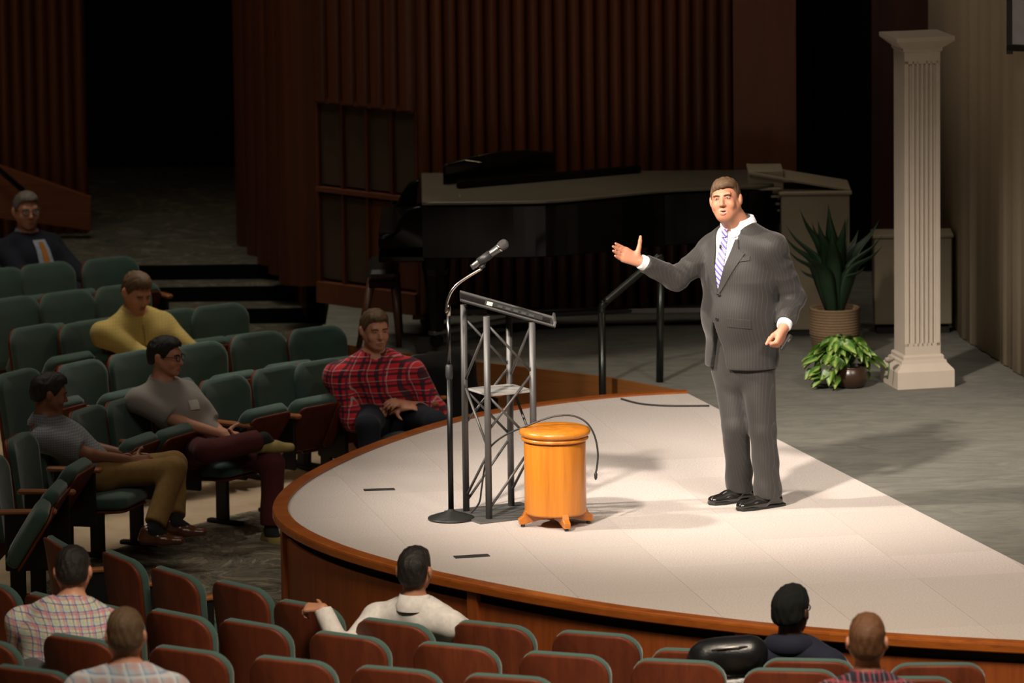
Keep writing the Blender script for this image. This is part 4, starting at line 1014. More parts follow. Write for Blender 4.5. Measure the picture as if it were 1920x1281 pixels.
def add_face(person, c, M, s, browmat, iris=(.06, .04, .025), lips=(.42, .17, .13), brows=True, mouth=0.):
    H = lambda x, y, z: c+M@(np.array((x, y, z))*s)
    for x in (-1, 1):
        mb = MB(); mb.lathe([(.0, -.0), (.0125, 0), (.0120, .0012), (.007, .0030), (0, .0036)], 16)
        A = M@np.array(Matrix.Rotation(PI/2, 3, 'X'))@np.diag((1, .42, 1.))*s
        e = link('eye', MB().add([A@np.array(v) for v in mb.v], mb.f, True).mesh('eye', plain('eye_white', (.34, .27, .24), .4)), person, H(x*.0315, -.0872, .004))
        link('iris', MB().add([A@(np.array(v)*np.array((.46, .98, 1.2))) for v in mb.v], mb.f, True).mesh('iris', plain('iris_dark', iris, .3)), e, (0, 0, 0))
        MB().tube([H(x*.018, -.0905, .005), H(x*.025, -.0925, .0088), H(x*.035, -.0915, .0092), H(x*.045, -.0835, .005)], [.0012*s, .0022*s, .0022*s, .0012*s], 6).build('eyelid', person.data.materials[0], person)
        if brows:
            pts = [H(x*.013, -.0945, .0175), H(x*.028, -.0955, .0225), H(x*.044, -.0885, .0205), H(x*.053, -.080, .015)]
            MB().tube(spline(pts, 4), [.0031*s]*6+[.0030*s]*5+[.0015*s]*2, 6).build('eyebrow', browmat, person)
    LM = plain('lip_skin_%d' % (int(sum(lips)*1000)), lips, .45)
    zu, zl = -.0635, -.0745-mouth
    for z, t in ((zu, .0040), (zl, .0050)):
        zc = -.068-mouth*.35
        pts = [H(-.0235, -.0855, zc), H(-.012, -.0935, z*.85+zc*.15), H(0, -.0960, z), H(.012, -.0935, z*.85+zc*.15), H(.0235, -.0855, zc)]
        MB().tube(spline(pts, 3), [t*.3*s]+[t*.75*s]*2+[t*s]*7+[t*.75*s]*2+[t*.3*s], 8).build('lip', LM, person)
    if mouth:
        ell = [H(.0195*math.cos(a), -.0985+.009*math.cos(a)**2, (zu+zl)/2+(zu-zl)*.5*math.sin(a)) for a in np.linspace(0, 2*PI, 17)[:-1]]
        MB().add(ell, [tuple(range(16))]).build('mouth_opening', plain('mouth_dark', (.05, .012, .010), .6), person)
def glasses(person, c, M, s=1., mat=None):
    H = lambda x, y, z: c+M@(np.array((x, y, z))*s); mat = mat or SOFTBLK
    g = MB()
    for x in (-1, 1):
        ring = [H(x*.033+.025*math.cos(a)*(1 if True else 1), -.104+.006*abs(math.cos(a)), .002+.0175*math.sin(a)) for a in np.linspace(0, 2*PI, 17)]
        g.tube(ring, .0028*s, 6, cap=False)
        g.tube([H(x*.058, -.098, .008), H(x*.080, -.03, .008), H(x*.084, .02, .002)], .0025*s, 6)
    g.tube([H(-.009, -.106, .006), H(0, -.109, .008), H(.009, -.106, .006)], .0025*s, 6)
    G = g.build('eyeglasses', mat, person)
    lens = NT('spectacle_lens') if 'spectacle_lens' not in MATS else None
    if lens: lens.col((.9, .92, .95)); lens.b.inputs['Alpha'].default_value = .18; MATS['spectacle_lens'] = lens.done(.05, 0, .8)
    for x in (-1, 1):
        c0 = H(x*.033, -.104, .002); ring = [H(x*.033+.024*math.cos(a), -.103, .002+.0165*math.sin(a)) for a in np.linspace(0, 2*PI, 17)[:-1]]
        MB().add(ring, [tuple(range(16))]).build('lens', MATS['spectacle_lens'], G)
def hand_prims(w, d, n, t, s=1., curl=(.35, .4, .45, .5), spread=.05, thumb=(.8, .1), tcurl=.3):
    d, n = unit(d), unit(n); n = unit(n-d*(n@d)); t = unit(t); t = unit(t-d*(t@d)-n*(t@n)); P = []
    for off, L, cu, r in ((.031, .070, curl[0], .0095), (.0105, .079, curl[1], .0098), (-.0105, .073, curl[2], .0094), (-.030, .057, curl[3], .0084)):
        b = w+d*.012*s+t*off*.55*s; k = w+d*(.088-.10*abs(off-.008)**1.0*.9)*s+t*off*s
        P.append(Rc(b, k, .0155*s, .0125*s, .016*s))
        dd_ = unit(d+t*off*spread*14); p = k; a = 0.
        ax = np.cross(dd_, n)
        for q, (fr, rr_) in enumerate(((.45, 1.), (.31, .93), (.26, .82))):
            a += cu*(1., 1.15, .75)[q]; v = dd_*math.cos(a)+n*math.sin(a); e = p+v*L*fr*s
            P.append(Rc(p, e, r*rr_*s, r*rr_*.93*s, .005*s)); p = e
    b = w+d*.022*s+t*.020*s+n*.006*s; v = unit(d*(1-thumb[0])+t*thumb[0]+n*thumb[1]); k = b+v*.045*s
    P.append(Rc(b, k, .0165*s, .0125*s, .014*s)); v2 = unit(v+d*tcurl); e = k+v2*.034*s; P.append(Rc(k, e, .0112*s, .0105*s, .006*s))
    v3 = unit(v2+d*tcurl*.6); P.append(Rc(e, e+v3*.024*s, .0102*s, .008*s, .005*s)); return P
def ik(a, b, l1, l2, pole):
    a, b = np.asarray(a, float), np.asarray(b, float); v = b-a; L = np.linalg.norm(v)
    if L > (l1+l2)*.995: b = a+v*(l1+l2)*.995/L; v = b-a; L = np.linalg.norm(v)
    x = (l1*l1-l2*l2+L*L)/(2*L); hgt = math.sqrt(max(0, l1*l1-x*x)); u = v/L; p = np.asarray(pole, float); p = unit(p-u*(p@u))
    return a+u*x+p*hgt, b
def plane_clip(c, n): # keep the side opposite to n
    c, n = np.asarray(c, float), unit(n); return lambda p: (p-c)@n
def shoe_prims(ank, d, s=1.):
    d = unit(np.array((d[0], d[1], 0))); l = np.array((-d[1], d[0], 0)); g = np.array((ank[0], ank[1], 0)); z0 = ank[2]-.085
    q = lambda f, z: g+d*f*s+np.array((0, 0, z0+z))
    return [Rc(q(-.055, .034), q(.07, .034), .034, .036, .02, l, 1.1), Rc(q(.05, .03), q(.165, .024), .036, .026, .03, l, 1.45), Rc(q(-.035, .08), q(.0, .075), .038, .036, .03)]
class Fig: pass
def torso_prims(hip, nb, l, shL, shR, w=1., belly=0., f=None):
    ax = unit(nb-hip); L = np.linalg.norm(nb-hip); at_ = lambda t: hip+ax*L*t; f = unit(f)
    P = [Rc(hip-ax*.02, at_(.25), .105*w, .098*w, .03, l, 1.42), Rc(at_(.22), at_(.6), .098*w, .108*w, .05, l, 1.42), Rc(at_(.55), at_(.80), .108*w, .088*w, .05, l, 1.6)]
    if belly: P.append(El(at_(.28)+f*.05, (.13*w, .10+belly, .15), np.stack([l, -f, ax], 1), .06))
    P += [Rc(shL, shR, .055*w, .055*w, .06), Rc(at_(.97), shL*.75+at_(.9)*.25, .050, .045, .05), Rc(at_(.97), shR*.75+at_(.9)*.25, .050, .045, .05)]
    return P
def seated(name, label, key, headpx, lean, skin, hairm, top, pants, shoes=None, dyaw=0., hyaw=0., hpitch=0., hroll=0., hands=None, legs=None, sleeve='long', w=1., hs=1., hline=HL, htop=.016, hside=.006, h=.0085, seatoff=.26, face=True, lift=0., wr=.0055, topname='shirt', offtop=.012, hair=True, group=None, shz=-.095, hem=True, poles=None, neckoff=.03, shw=.185, hipx=0.):
    pos, yaw0 = seats[key] if isinstance(key, tuple) and isinstance(key[0], str) else key
    yaw = yaw0+PI+dyaw                                  # figure frame: facing -Y at yaw 0
    M = rot3(yaw); l, bk = M[:, 0], M[:, 1]; f = -bk; O = np.array(pos, float)
    per = Fig(); hip = f*seatoff+l*hipx+np.array((0, 0, .555+lift))
    Y = O[1]+hip[1]+f[1]*lean; hc = at(headpx[0], headpx[1], Y)-O
    HM = rot3(yaw+hyaw, hpitch, hroll)
    nb = hc+HM@np.array((0, .03, -.085))*hs+np.array((0, 0, -.075))-f*neckoff*0
    sh = nb+np.array((0, 0, shz)); shL, shR = sh+l*shw*w, sh-l*shw*w
    print('FIG', name, 'hip', np.round(hip, 2), 'head', np.round(hc, 2), 'torso', round(float(np.linalg.norm(nb-hip)), 2))
    hands = hands or {}; B = lambda v: hip+l*v[0]+f*v[1]+np.array((0, 0, v[2]))
    arms = {}
    for sd, s0, sg in (('L', shL, 1), ('R', shR, -1)):
        tgt = hands.get(sd, (sg*.10, .42, .03)); tgt = B(tgt) if abs(tgt[0]) < 5 else at(tgt[0], tgt[1], O[1]+tgt[2])-O
        pole = (poles or {}).get(sd); pole = l*sg*.5-f*.5-np.array((0, 0, .8)) if pole is None else l*pole[0]+f*pole[1]+np.array((0, 0, pole[2]))
        el, wr_ = ik(s0, tgt, .30, .265, pole); arms[sd] = (s0, el, wr_)
    lg = {}
    for sd, sg in (('L', 1), ('R', -1)):
        hp = hip+l*sg*.085*w; o = (legs or {}).get(sd)
        if o is None: kn, an = B((sg*.12, .44, -.035)), B((sg*.12, .47, -.465))
        else: kn, an = (B(v) if abs(v[0]) < 5 else at(v[0], v[1], O[1]+v[2])-O for v in o[:2])
        kn = hp+unit(kn-hp)*.44; an = kn+unit(an-kn)*.42; fd = B(o[2])-hip if o and len(o) > 2 else f; lg[sd] = (hp, kn, an, fd)
    tor = torso_prims(hip, nb, l, shL, shR, w, 0, f)
    neck = [Rc(hc+HM@np.array((0, .025, -.05))*hs, nb+np.array((0, 0, -.02)), .052*hs, .058*hs, .025)]
    armP = []; hnd = []
    for sd, sg in (('L', 1), ('R', -1)):
        s0, el, wr_ = arms[sd]; armP += [Rc(s0, el, .050*w, .041, .03), Rc(el, wr_, .041, .027, .02)]
        d = unit(wr_-el); d2 = unit(d+f*.25) if sd+'d' not in hands else unit(hands[sd+'d']); hn = hands.get(sd+'n', -l*sg*.7-np.array((0, 0, .6))); tt = hands.get(sd+'t', f*.4+np.array((0, 0, .7)))
        hnd += hand_prims(wr_, d2, hn, tt, 1., curl=hands.get(sd+'c', (.5, .55, .6, .6)))
    legP = []
    for sd in 'LR':
        hp, kn, an, fd = lg[sd]; legP += [Rc(hp, kn, .080*w, .056, .03), Rc(kn, an, .055, .036, .02)]
    ft = []
    for sd in 'LR':
        hp, kn, an, fd = lg[sd]; ft += [Rc(an, an+unit(fd)*.1+np.array((0, 0, -.05)), .033, .028, .02)]
    obj_ = sdf_mesh(name, head_prims(hc, HM, hs)+neck+tor+armP+legP+ft+hnd, h, skin, None, 0., None, 1)
    obj_.location = tuple(O); tag(obj_, label, 'person', group)
    # shirt
    sp = list(tor)
    for sd in 'LR':
        s0, el, wr_ = arms[sd]
        if sleeve == 'short': sp.append(Rc(s0, s0*.25+el*.75, .058*w, .056, .035, cut=-offtop))
        elif sleeve == 'rolled': sp += [Rc(s0, el, .058*w, .052, .035), Rc(el, el*.7+wr_*.3, .05, .045, .03, cut=-offtop)]
        else: sp += [Rc(s0, el, .056*w, .048, .035), Rc(el, wr_-unit(wr_-el)*.005, .048, .034, .03, cut=-offtop)]
    sp.append(Rc(nb+np.array((0, 0, -.05)), nb+np.array((0, 0, -.01)), .06, .055, .03))
    def post(p, d):
        d = d+wrinkle(p, wr, 34, len(name))
        nx = unit(hc-nb); nn = unit(f*.35+nx); q = p-nb; ra_ = np.linalg.norm(q-np.outer(q@nx, nx), axis=1); d = np.where(ra_ < .085, np.maximum(d, (p-(nb+nx*.018))@nn), d)
        if hem: d = np.maximum(d, (hip+unit(nb-hip)*.0-p)@unit(nb-hip)-.07)
        return d
    sdf_mesh(topname, sp, h, top, obj_, offtop, post, 1)
    # trousers
    pp = [Rc(hip-l*.05, hip+l*.05, .125*w, .125*w, .03, l, 1.15)]
    for sd in 'LR':
        hp, kn, an, fd = lg[sd]; pp += [Rc(hp, kn, .085*w, .068, .04), Rc(kn, an-unit(an-kn)*.045, .068, .062, .03, cut=-.004)]
    def post2(p, d):
        d = d+wrinkle(p, .004, 30, 2.)
        return d
    sdf_mesh('trousers', pp, h*1.1, pants, obj_, .004, post2, 1)
    if shoes:
        for sd in 'LR': hp, kn, an, fd = lg[sd]; sdf_mesh('sock', [Rc(kn*.3+an*.7, an, .041, .037, .01), Rc(an, an+unit(fd)*.07-np.array((0, 0, .04)), .036, .03, .02)], .009, cloth('dark_sock', (.02, .02, .022)), obj_, .004, None, 1)
        for sd in 'LR': hp, kn, an, fd = lg[sd]; sdf_mesh('shoe', shoe_prims(an+np.array((0, 0, -.0)), fd), .007, shoes, obj_, 0, None, 1)
    if hair: add_hair(obj_, hc, HM, hs, hairm, htop, hline, hside, .006)
    if face: add_face(obj_, hc, HM, hs, hairm)
    per.topmat = top; per.o, per.hc, per.HM, per.nb, per.l, per.f, per.hip, per.arms, per.O, per.hs, per.shirt = obj_, hc, HM, nb, l, f, hip, arms, O, hs, field(sp, offtop)
    return per
def collar(per, mat, z=.0, r=.066, hgt=.038, open_=.5, name='collar'):
    rows = []; nb, l, f = per.nb, per.l, per.f
    up = unit(np.array((0, 0, 1.))+f*.35)
    for rr_, zz in ((r, z), (r+.001, z+hgt), (r+.006, z+hgt+.003), (r+.014, z+.002), (r+.019, z-.014), (r+.014, z-.04)):
        row_ = []
        for a in np.linspace(open_*.35, 2*PI-open_*.35, 30):
            x = math.sin(a); y = math.cos(a); row_.append(nb+l*x*rr_*1.05+f*y*rr_+up*(zz)-np.array((0, 0, .028*max(0, y)))+np.array((0, 0, .012)))
        rows.append(row_)
    return MB().grid(rows).build(name, mat, per.o)

def dress_collar(parent, c, l, f, up, mat, r0=.066, r1=.086, drop=.036, point=.05, gap=.10, name='shirt_collar'):
    for sg in (-1, 1):
        outer = []; 
        A = np.linspace(gap, PI, 22); rows = [[], [], [], []]
        for a in A:
            e = l*sg*math.sin(a)*1.06+f*math.cos(a); pt = point*math.exp(-((a-gap-.18)/.42)**2); dz = -.030*max(0, math.cos(a))
            rows[0].append(c+e*r0+up*dz-up*.012); rows[1].append(c+e*(r0+.002)+up*(dz+.012)); rows[2].append(c+e*(r0+.008)+up*(dz+.012))
            rows[3].append(c+e*(r1+.018*math.exp(-((a-gap)/.5)**2))+up*(dz-drop-pt))
        MB().grid(rows).build(name, mat, parent)
SK_LIGHT = skinmat('skin_light', (.60, .31, .20)); SK_TAN = skinmat('skin_tan', (.42, .21, .12)); SK_BROWN = skinmat('skin_brown', (.26, .12, .065)); SK_DARK = skinmat('skin_dark', (.05, .024, .015))
H_BROWN = hairmat('hair_brown', (.055, .030, .015), (.15, .085, .043)); H_BLACK = hairmat('hair_black', (.006, .005, .005), (.02, .015, .012)); H_GREY = hairmat('hair_grey', (.12, .10, .085), (.25, .22, .19)); H_RED = hairmat('hair_reddish', (.09, .035, .015), (.17, .075, .03)); H_LB = hairmat('hair_light_brown', (.08, .045, .022), (.16, .095, .045))
# ------------------------------------------------------------------ the speaker
O = gz(1392, 948); O = np.array((O[0], O[1], 0.))
Yw = -math.radians(35); M = rot3(Yw); l, f = M[:, 0], -M[:, 1]
Q = lambda x, y, dy: at(x, y, O[1]+dy)-O
hc = Q(1360, 374, -.05); HM = rot3(math.radians(-14), math.radians(-9), math.radians(-7)); hs = .99
nb = Q(1384, 415, .0)+np.array((0, 0, -.0)); hip = Q(1392, 665, .02)
shR, shL = Q(1336, 469, .12), Q(1449, 464, -.12)
elR, wrR = Q(1268, 522, -.02), Q(1202, 491, -.12)
elL, wrL = Q(1488, 558, -.02), Q(1470, 612, -.20)
hpR, hpL = hip-l*.095, hip+l*.095
hpR[2] = hpL[2] = hip[2]-.02
anR, anL = gz(1387, 940)-O, gz(1440, 951)-O; anR[2] = anL[2] = .085
knR, knL = Q(1379, 800, -.02), Q(1431, 808, -.08)
fdir = unit(gz(1316, 951)-gz(1392, 941))
ax = unit(nb-hip); Lt_ = np.linalg.norm(nb-hip); tt = lambda u: hip+ax*Lt_*u
tor = [Rc(hip, tt(.3), .150, .158, .04, l, 1.22), Rc(tt(.25), tt(.62), .158, .150, .06, l, 1.22), Rc(tt(.58), tt(.82), .142, .098, .06, l, 1.5),
       El(tt(.33)+f*.06, (.175, .135, .17), np.stack([l, -f, ax], 1), .06), Rc(shL, shR, .072, .072, .06), Rc(tt(.98), shL*.7+tt(.9)*.3, .055, .055, .05), Rc(tt(.98), shR*.7+tt(.9)*.3, .055, .055, .05)]
neck = [Rc(hc+HM@np.array((0, .02, -.05))*hs, nb+np.array((0, 0, -.03)), .068, .072, .03), Rc(hc+HM@np.array((0, -.035, -.09))*hs, nb+f*.03, .045, .055, .03)]
armsP = [Rc(shR, elR, .058, .046, .03), Rc(elR, wrR, .046, .029, .02), Rc(shL, elL, .058, .046, .03), Rc(elL, wrL, .046, .03, .02)]
legsP = [Rc(hpR, knR, .09, .06, .03), Rc(knR, anR, .058, .04, .02), Rc(hpL, knL, .09, .06, .03), Rc(knL, anL, .058, .04, .02), Rc(anR, anR+fdir*.09-np.array((0, 0, .055)), .03, .018, .02), Rc(anL, anL+fdir*.09-np.array((0, 0, .055)), .03, .018, .02)]
hR = hand_prims(wrR+np.array((-.012, 0, .004)), Q(1146, 466, -.16)-wrR, (.12, -1, .35), (.10, .0, 1), 1.06, curl=(.10, .13, .16, .2), spread=.03, thumb=(.88, .12), tcurl=.12)
hL = hand_prims(wrL+np.array((.0, -.005, -.01)), Q(1455, 655, -.24)-wrL, (-.9, .35, -.2), (-.5, -.8, .1), 1.06, curl=(1.0, 1.05, 1.05, 1.0), spread=.0, thumb=(.3, .45), tcurl=.8)
spk = sdf_mesh('person', head_prims(hc, HM, hs, .011, 1.04)+neck+[Rc(q.a, q.b, q.ra*.78, q.rb*.78, q.k, q.axis, q.sc) if isinstance(q, Rc) else q for q in tor[:3]]+armsP+legsP+hR+hL, .0048, skinmat('skin_speaker', (.50, .235, .145)), None, 0, None, 2)
spk.location = tuple(O); tag(spk, 'man in dark grey pinstripe suit standing on the stage with one palm held out', 'person')
HLS = ([-.13, -.085, -.065, -.045, -.02, -.008, .03, .06, .1, .13], [.058, .056, .05, .034, .0, -.02, -.02, -.055, -.07, -.08])
add_hair(spk, hc, HM, hs, H_BROWN, .010, HLS, .006, .0045, 1.)
add_face(spk, hc, HM, hs, H_BROWN, lips=(.33, .10, .08), mouth=.011)
SUIT = pattern('charcoal_pinstripe', (.029, .0265, .0245), [(0, .0135, .0016, 0, (.12, .115, .11), .22)], Yw, .6, .25, .1, .006)
SUITT = pattern('charcoal_trouser', (.029, .0265, .0245), [(0, .0135, .0016, .3, (.12, .115, .11), .2)], Yw, .6, .25, .1, .006)
WSHIRT = cloth('white_dress_shirt', (.80, .78, .77), .7)
zb = tt(0).copy(); btn = Q(1344, 546, 0)[2]; hem = Q(1390, 684, 0)[2]
c0 = tt(.5)
sl = .30
def uvw(p): q = p-c0; return q@l, p[:, 2], q@f
UC = -.03
def suit_post(p, d):
    u, z, w_ = uvw(p); d = d+wrinkle(p, .0032, 26, 1.)*np.clip(1.5-np.abs(u)*3, .5, 1)
    V = np.maximum(np.abs(u-UC)-np.clip((z-btn)*.25, -1, .11), -w_); V = np.maximum(V, btn-z)
    d = np.maximum(d, -V)
    z2 = btn-.14; V2 = np.maximum(np.abs(u-UC+.02)-np.clip((z2-z)*.22, -1, .2), -w_); d = np.maximum(d, -V2)
    d = np.maximum(d, hem-.008+.10*np.clip(np.abs(u+.02)-.02, 0, 1)*0+.02*np.sin(u*9)*0-z)
    arm_ = np.minimum(slv[0](p), np.minimum(slv[1](p), np.minimum(slv[2](p), slv[3](p)))); d = d+np.clip(1-(arm_+.0)/.03, 0, 1)*.007*np.abs(np.sin((p@unit(np.array((.6, .3, 1.))))*48+2.2*np.sin(p[:, 0]*16+p[:, 1]*9)))**.7*(arm_ < .03)
    d = np.maximum(d, (p-(nb+np.array((0, 0, .03))))@unit(f*.35+np.array((0, 0, 1.))))
    return d
skirt = [Rc(hip, np.array((hip[0], hip[1], hem-.02)), .155, .158, .05, l, 1.25)]
slv = [Rc(shR, elR, .068, .055, .03), Rc(elR, wrR-unit(wrR-elR)*.022, .055, .044, .03, cut=-.012), Rc(shL, elL, .068, .056, .028), Rc(elL, wrL-unit(wrL-elL)*.022, .056, .046, .03, cut=-.012)]
JP = tor+skirt+slv
jk = sdf_mesh('suit_jacket', JP, .0065, SUIT, spk, .012, suit_post, 1)
sht = sdf_mesh('dress_shirt', tor+[Rc(nb+np.array((0, 0, -.05)), nb+np.array((0, 0, -.01)), .07, .066, .03)], .008, WSHIRT, spk, .002, lambda p, d: np.maximum(np.maximum(d, (p-(nb+np.array((0, 0, .01))))@unit(f*.4+np.array((0, 0, 1.)))), btn-.06-p[:, 2]), 1)
JF = field(JP, .012); SF = field(tor+[Rc(nb+np.array((0, 0, -.05)), nb+np.array((0, 0, -.01)), .07, .066, .03)], .002)
def panel(name, rows, fn, lift, mat, th=.004, parent=None):   # rows of (u, z) laid on the front surface
    R = []
    for r in rows:
        P = np.array([c0+l*(u+UC)+f*.5+np.array((0, 0, z-c0[2])) for u, z in r]); R.append(trace(fn, P, -f, 40, lift))
    mb = MB(); mb.grid([list(r) for r in R]); mb.grid([list(r-f*th) for r in R]); 
    edge_ = list(R[0])+[r[-1] for r in R[1:]]+list(R[-1][::-1][1:])+[r[0] for r in R[::-1][1:-1]]
    mb.grid([edge_+[edge_[0]], [e-f*th for e in edge_]+[edge_[0]-f*th]], smooth=False); return mb.build(name, mat, parent or spk)
ztop = nb[2]-.005
for sg in (1, -1):
    rows = []
    for k in range(13):
        u_ = k/12; z = btn+.005+(ztop-btn-.085)*u_; ui = max(.0, (z-btn)*.25-.004); ui = min(ui, .105)
        notch = .78; wd = .012+.075*(u_/notch)**.8 if u_ < notch else .046-.03*(u_-notch)/(1-notch)
        rows.append([(sg*(ui+wd*v), z+.0*v) for v in np.linspace(0, 1, 5)])
    panel('lapel', rows, JF, .007, SUIT, .006)
TIE = None
def tiem():
    t = NT('striped_tie'); v = t.mapping((1, 1, 1), (0, 0, -Yw)); s = t.sep(v); dg = t.math('ADD', t.math('MULTIPLY', s[0], .75), s[2])
    c = t.mix(t.stripe(dg, .030, .014), (.60, .58, .66), (.12, .09, .33)); c = t.mix(t.stripe(dg, .030, .003, .3), c, (.05, .04, .14)); t.col(c); return t.done(.45, 0, .4, 0, .3)
TIE = tiem()
kz = Q(1356, 439, -.1)[2]
tw = lambda z: .017+.024*min(1, max(0, (kz-z)/(kz-btn)))
rows = [[(v*tw(z)-.004, z) for v in np.linspace(-1, 1, 5)] for z in np.linspace(kz-.01, btn+.012, 14)]
panel('necktie', rows, SF, .010, TIE, .006)
rows = [[(v*(.021-.006*(kz+.02-z)/.05)-.004, z) for v in np.linspace(-1, 1, 5)] for z in np.linspace(kz+.022, kz-.022, 5)]
panel('tie_knot', rows, SF, .018, TIE, .012)
dress_collar(spk, nb+np.array((0, 0, .022))+f*.004, l, f, unit(np.array((0, 0, 1.))+f*.25), WSHIRT, .078, .098, .026, .045, .10)
for (px, py) in ((1344, 546), (1336, 590)):
    zz = Q(px, py, 0)[2]; p = trace(JF, np.array([c0+l*(UC+.012)+f*.5+np.array((0, 0, zz-c0[2]))]), -f, 40, .004)[0]
    MB().lathe([(0, 0), (.0095, 0), (.0105, .002), (.009, .004), (.006, .0035), (0, .003)], 16, M=np.stack([l, np.array((0, 0, 1.)), f], 1)).build('button', plain('black_button', (.015, .015, .015), .25), spk, p)
z_ = Q(1430, 592, 0)[2]
panel('pocket_flap', [[(.075+.12*a, z_+.02-.05*b-.01*a) for a in np.linspace(0, 1, 8)] for b in np.linspace(0, 1, 4)], JF, .005, SUIT)
z_ = Q(1420, 480, 0)[2]
panel('breast_pocket', [[(.082+.085*a, z_+.012*b+.012*a) for a in np.linspace(0, 1, 6)] for b in np.linspace(-1, 1, 3)], JF, .004, SUIT)
lm_ = trace(JF, np.array([c0+l*(UC-.012)+f*.5+np.array((0, 0, Q(1345, 462, 0)[2]-c0[2]))]), -f, 40, .0)[0]
MB().tube([lm_+f*.012, lm_+f*.012+np.array((0, 0, .02))], [.006, .007], 8).build('lapel_microphone', SOFTBLK, spk)
for w_, e_ in ((wrR, elR), (wrL, elL)):
    n_ = unit(w_-e_); cf = [Rc(w_-n_*.06, w_+n_*.02, .040, .037, .01)]
    sdf_mesh('shirt_cuff', cf, .005, WSHIRT, spk, .004, lambda p, d, w_=w_, n_=n_: np.maximum(d, (p-(w_+n_*.006))@n_), 1)
TP = [Rc(hip+np.array((0, 0, .14)), hip-np.array((0, 0, .08)), .142, .14, .04, l, 1.2), Rc(hpR, knR, .100, .069, .03), Rc(knR, anR, .069, .071, .02), Rc(hpL, knL, .100, .070, .03), Rc(knL, anL, .070, .072, .02)]
def tr_post(p, d):
    low = np.clip((.45-p[:, 2])/.3, 0, 1)
    d = d+wrinkle(p, .0022, 16, 4.)+.005*low*np.sin(p[:, 2]*40+p[:, 0]*22+2.5*np.sin(p[:, 1]*14+p[:, 0]*9))
    return np.maximum(d, .055+.0*p[:, 2]-p[:, 2]+.10*((p-anR)@fdir)*0)
sdf_mesh('trousers', TP, .0075, SUITT, spk, .004, tr_post, 1)
SHOEM = plain('black_shoe_leather', (.012, .011, .010), .14, 0, .6, .2, 10, coat=.6)
for an in (anR, anL):
    so = sdf_mesh('shoe', shoe_prims(an, fdir, 1.08), .005, SHOEM, spk, .0, lambda p, d: np.maximum(d, .012-p[:, 2]), 1)
    g0 = np.array((an[0], an[1], 0)); ld = np.array((-fdir[1], fdir[0], 0))
    outl = [g0+fdir*a+ld*b for a, b in ((-.10, -.03), (-.04, -.042), (.06, -.046), (.13, -.052), (.19, -.038), (.207, 0), (.19, .038), (.13, .052), (.06, .046), (-.04, .042), (-.10, .03), (-.107, 0))]
    pl = [(p[0], p[1]) for p in outl]; MB().prism(pl, 0., .016, .002).build('sole', plain('shoe_sole', (.01, .01, .01), .5), so)
    for k in range(4):
        p = g0+fdir*(.03+.018*k)+np.array((0, 0, .088-.009*k)); MB().tube([p-ld*.02, p+np.array((0, 0, .006)), p+ld*.02], .0028, 6).build('lace', SOFTBLK, so)
MB().lathe([(.0105, -.0025), (.0125, -.0025), (.0125, .0025), (.0105, .0025), (.0105, -.0025)], 16, M=np.array(Matrix.Rotation(1.0, 3, 'X'))).build('ring', BRASS, spk, hL[7].a*.4+hL[7].b*.6)
pk = thing('presentation_clicker', 'small black remote clicker in the speaker\'s lowered hand', 'remote', O+wrL+np.array((.01, -.03, -.085)))
MB().box((0, 0, 0), (.025, .02, .10), M=rot3(.4, .3, .5), bev=.005).build('case', SOFTBLK, pk); MB().box((0, -.011, .02), (.01, .004, .02), M=rot3(.4, .3, .5)).build('button', STEEL, pk)
# ------------------------------------------------------------------ the audience
def dg(x): return math.radians(x)
UP = np.array((0, 0, 1.))
# man in navy suit far left
seats['Z'] = chair_pos(30, 452)
pz_, yz = seats['Z']; chair(pz_, yz, 'seat hidden behind the man in the navy suit', False, GL)
p = seated('person', 'grey haired man in navy suit and orange tie at the far left', ('Z',) if False else seats['Z'], (50, 395), -.18, SK_LIGHT, H_GREY, cloth('navy_suit', (.010, .012, .022)), cloth('navy_trousers', (.010, .012, .02)), None, hyaw=dg(-14), w=1.08, hs=1.08, h=.010, seatoff=.36, hands={'L': (.16, .38, .02), 'R': (-.2, .3, .0)}, topname='suit_jacket')
glasses(p.o, p.hc, p.HM, p.hs)
collar(p, cloth('pale_blue_shirt', (.30, .34, .42)), -.0, .068, .034, .9)
def front_strip(per, name, mat, z0, z1, w0, w1, u0=0., lift=.006, n=8):
    P = []
    for z in np.linspace(z0, z1, n):
        t_ = (z-z0)/(z1-z0); wd = w0+(w1-w0)*t_; P.append([per.nb+per.l*(u0+wd*v)+per.f*.45+UP*z for v in np.linspace(-1, 1, 5)])
    R = [trace(per.shirt, np.array(r), -per.f, 40, lift) for r in P]
    mb = MB(); mb.grid([list(r) for r in R]); mb.grid([list(r-per.f*.004) for r in R]); return mb.build(name, mat, per.o)
front_strip(p, 'shirt_front', MATS['pale_blue_shirt'], -.02, -.42, .045, .07, 0, .012)
front_strip(p, 'necktie', cloth('orange_tie', (.42, .16, .02), .5), -.03, -.42, .016, .036, 0, .019)
pp_ = thing('paper', 'folded white paper in the hand of the man in the navy suit', 'paper', at(151, 534, p.O[1]-.1))
MB().box((0, 0, 0), (.12, .006, .08), M=rot3(.5, -.6, .2)).build('front_sheet', cloth('paper_white', (.6, .58, .6)), pp_); MB().box((.005, .01, -.004), (.12, .003, .08), M=rot3(.5, -.5, .25)).build('back_sheet', MATS['paper_white'], pp_)
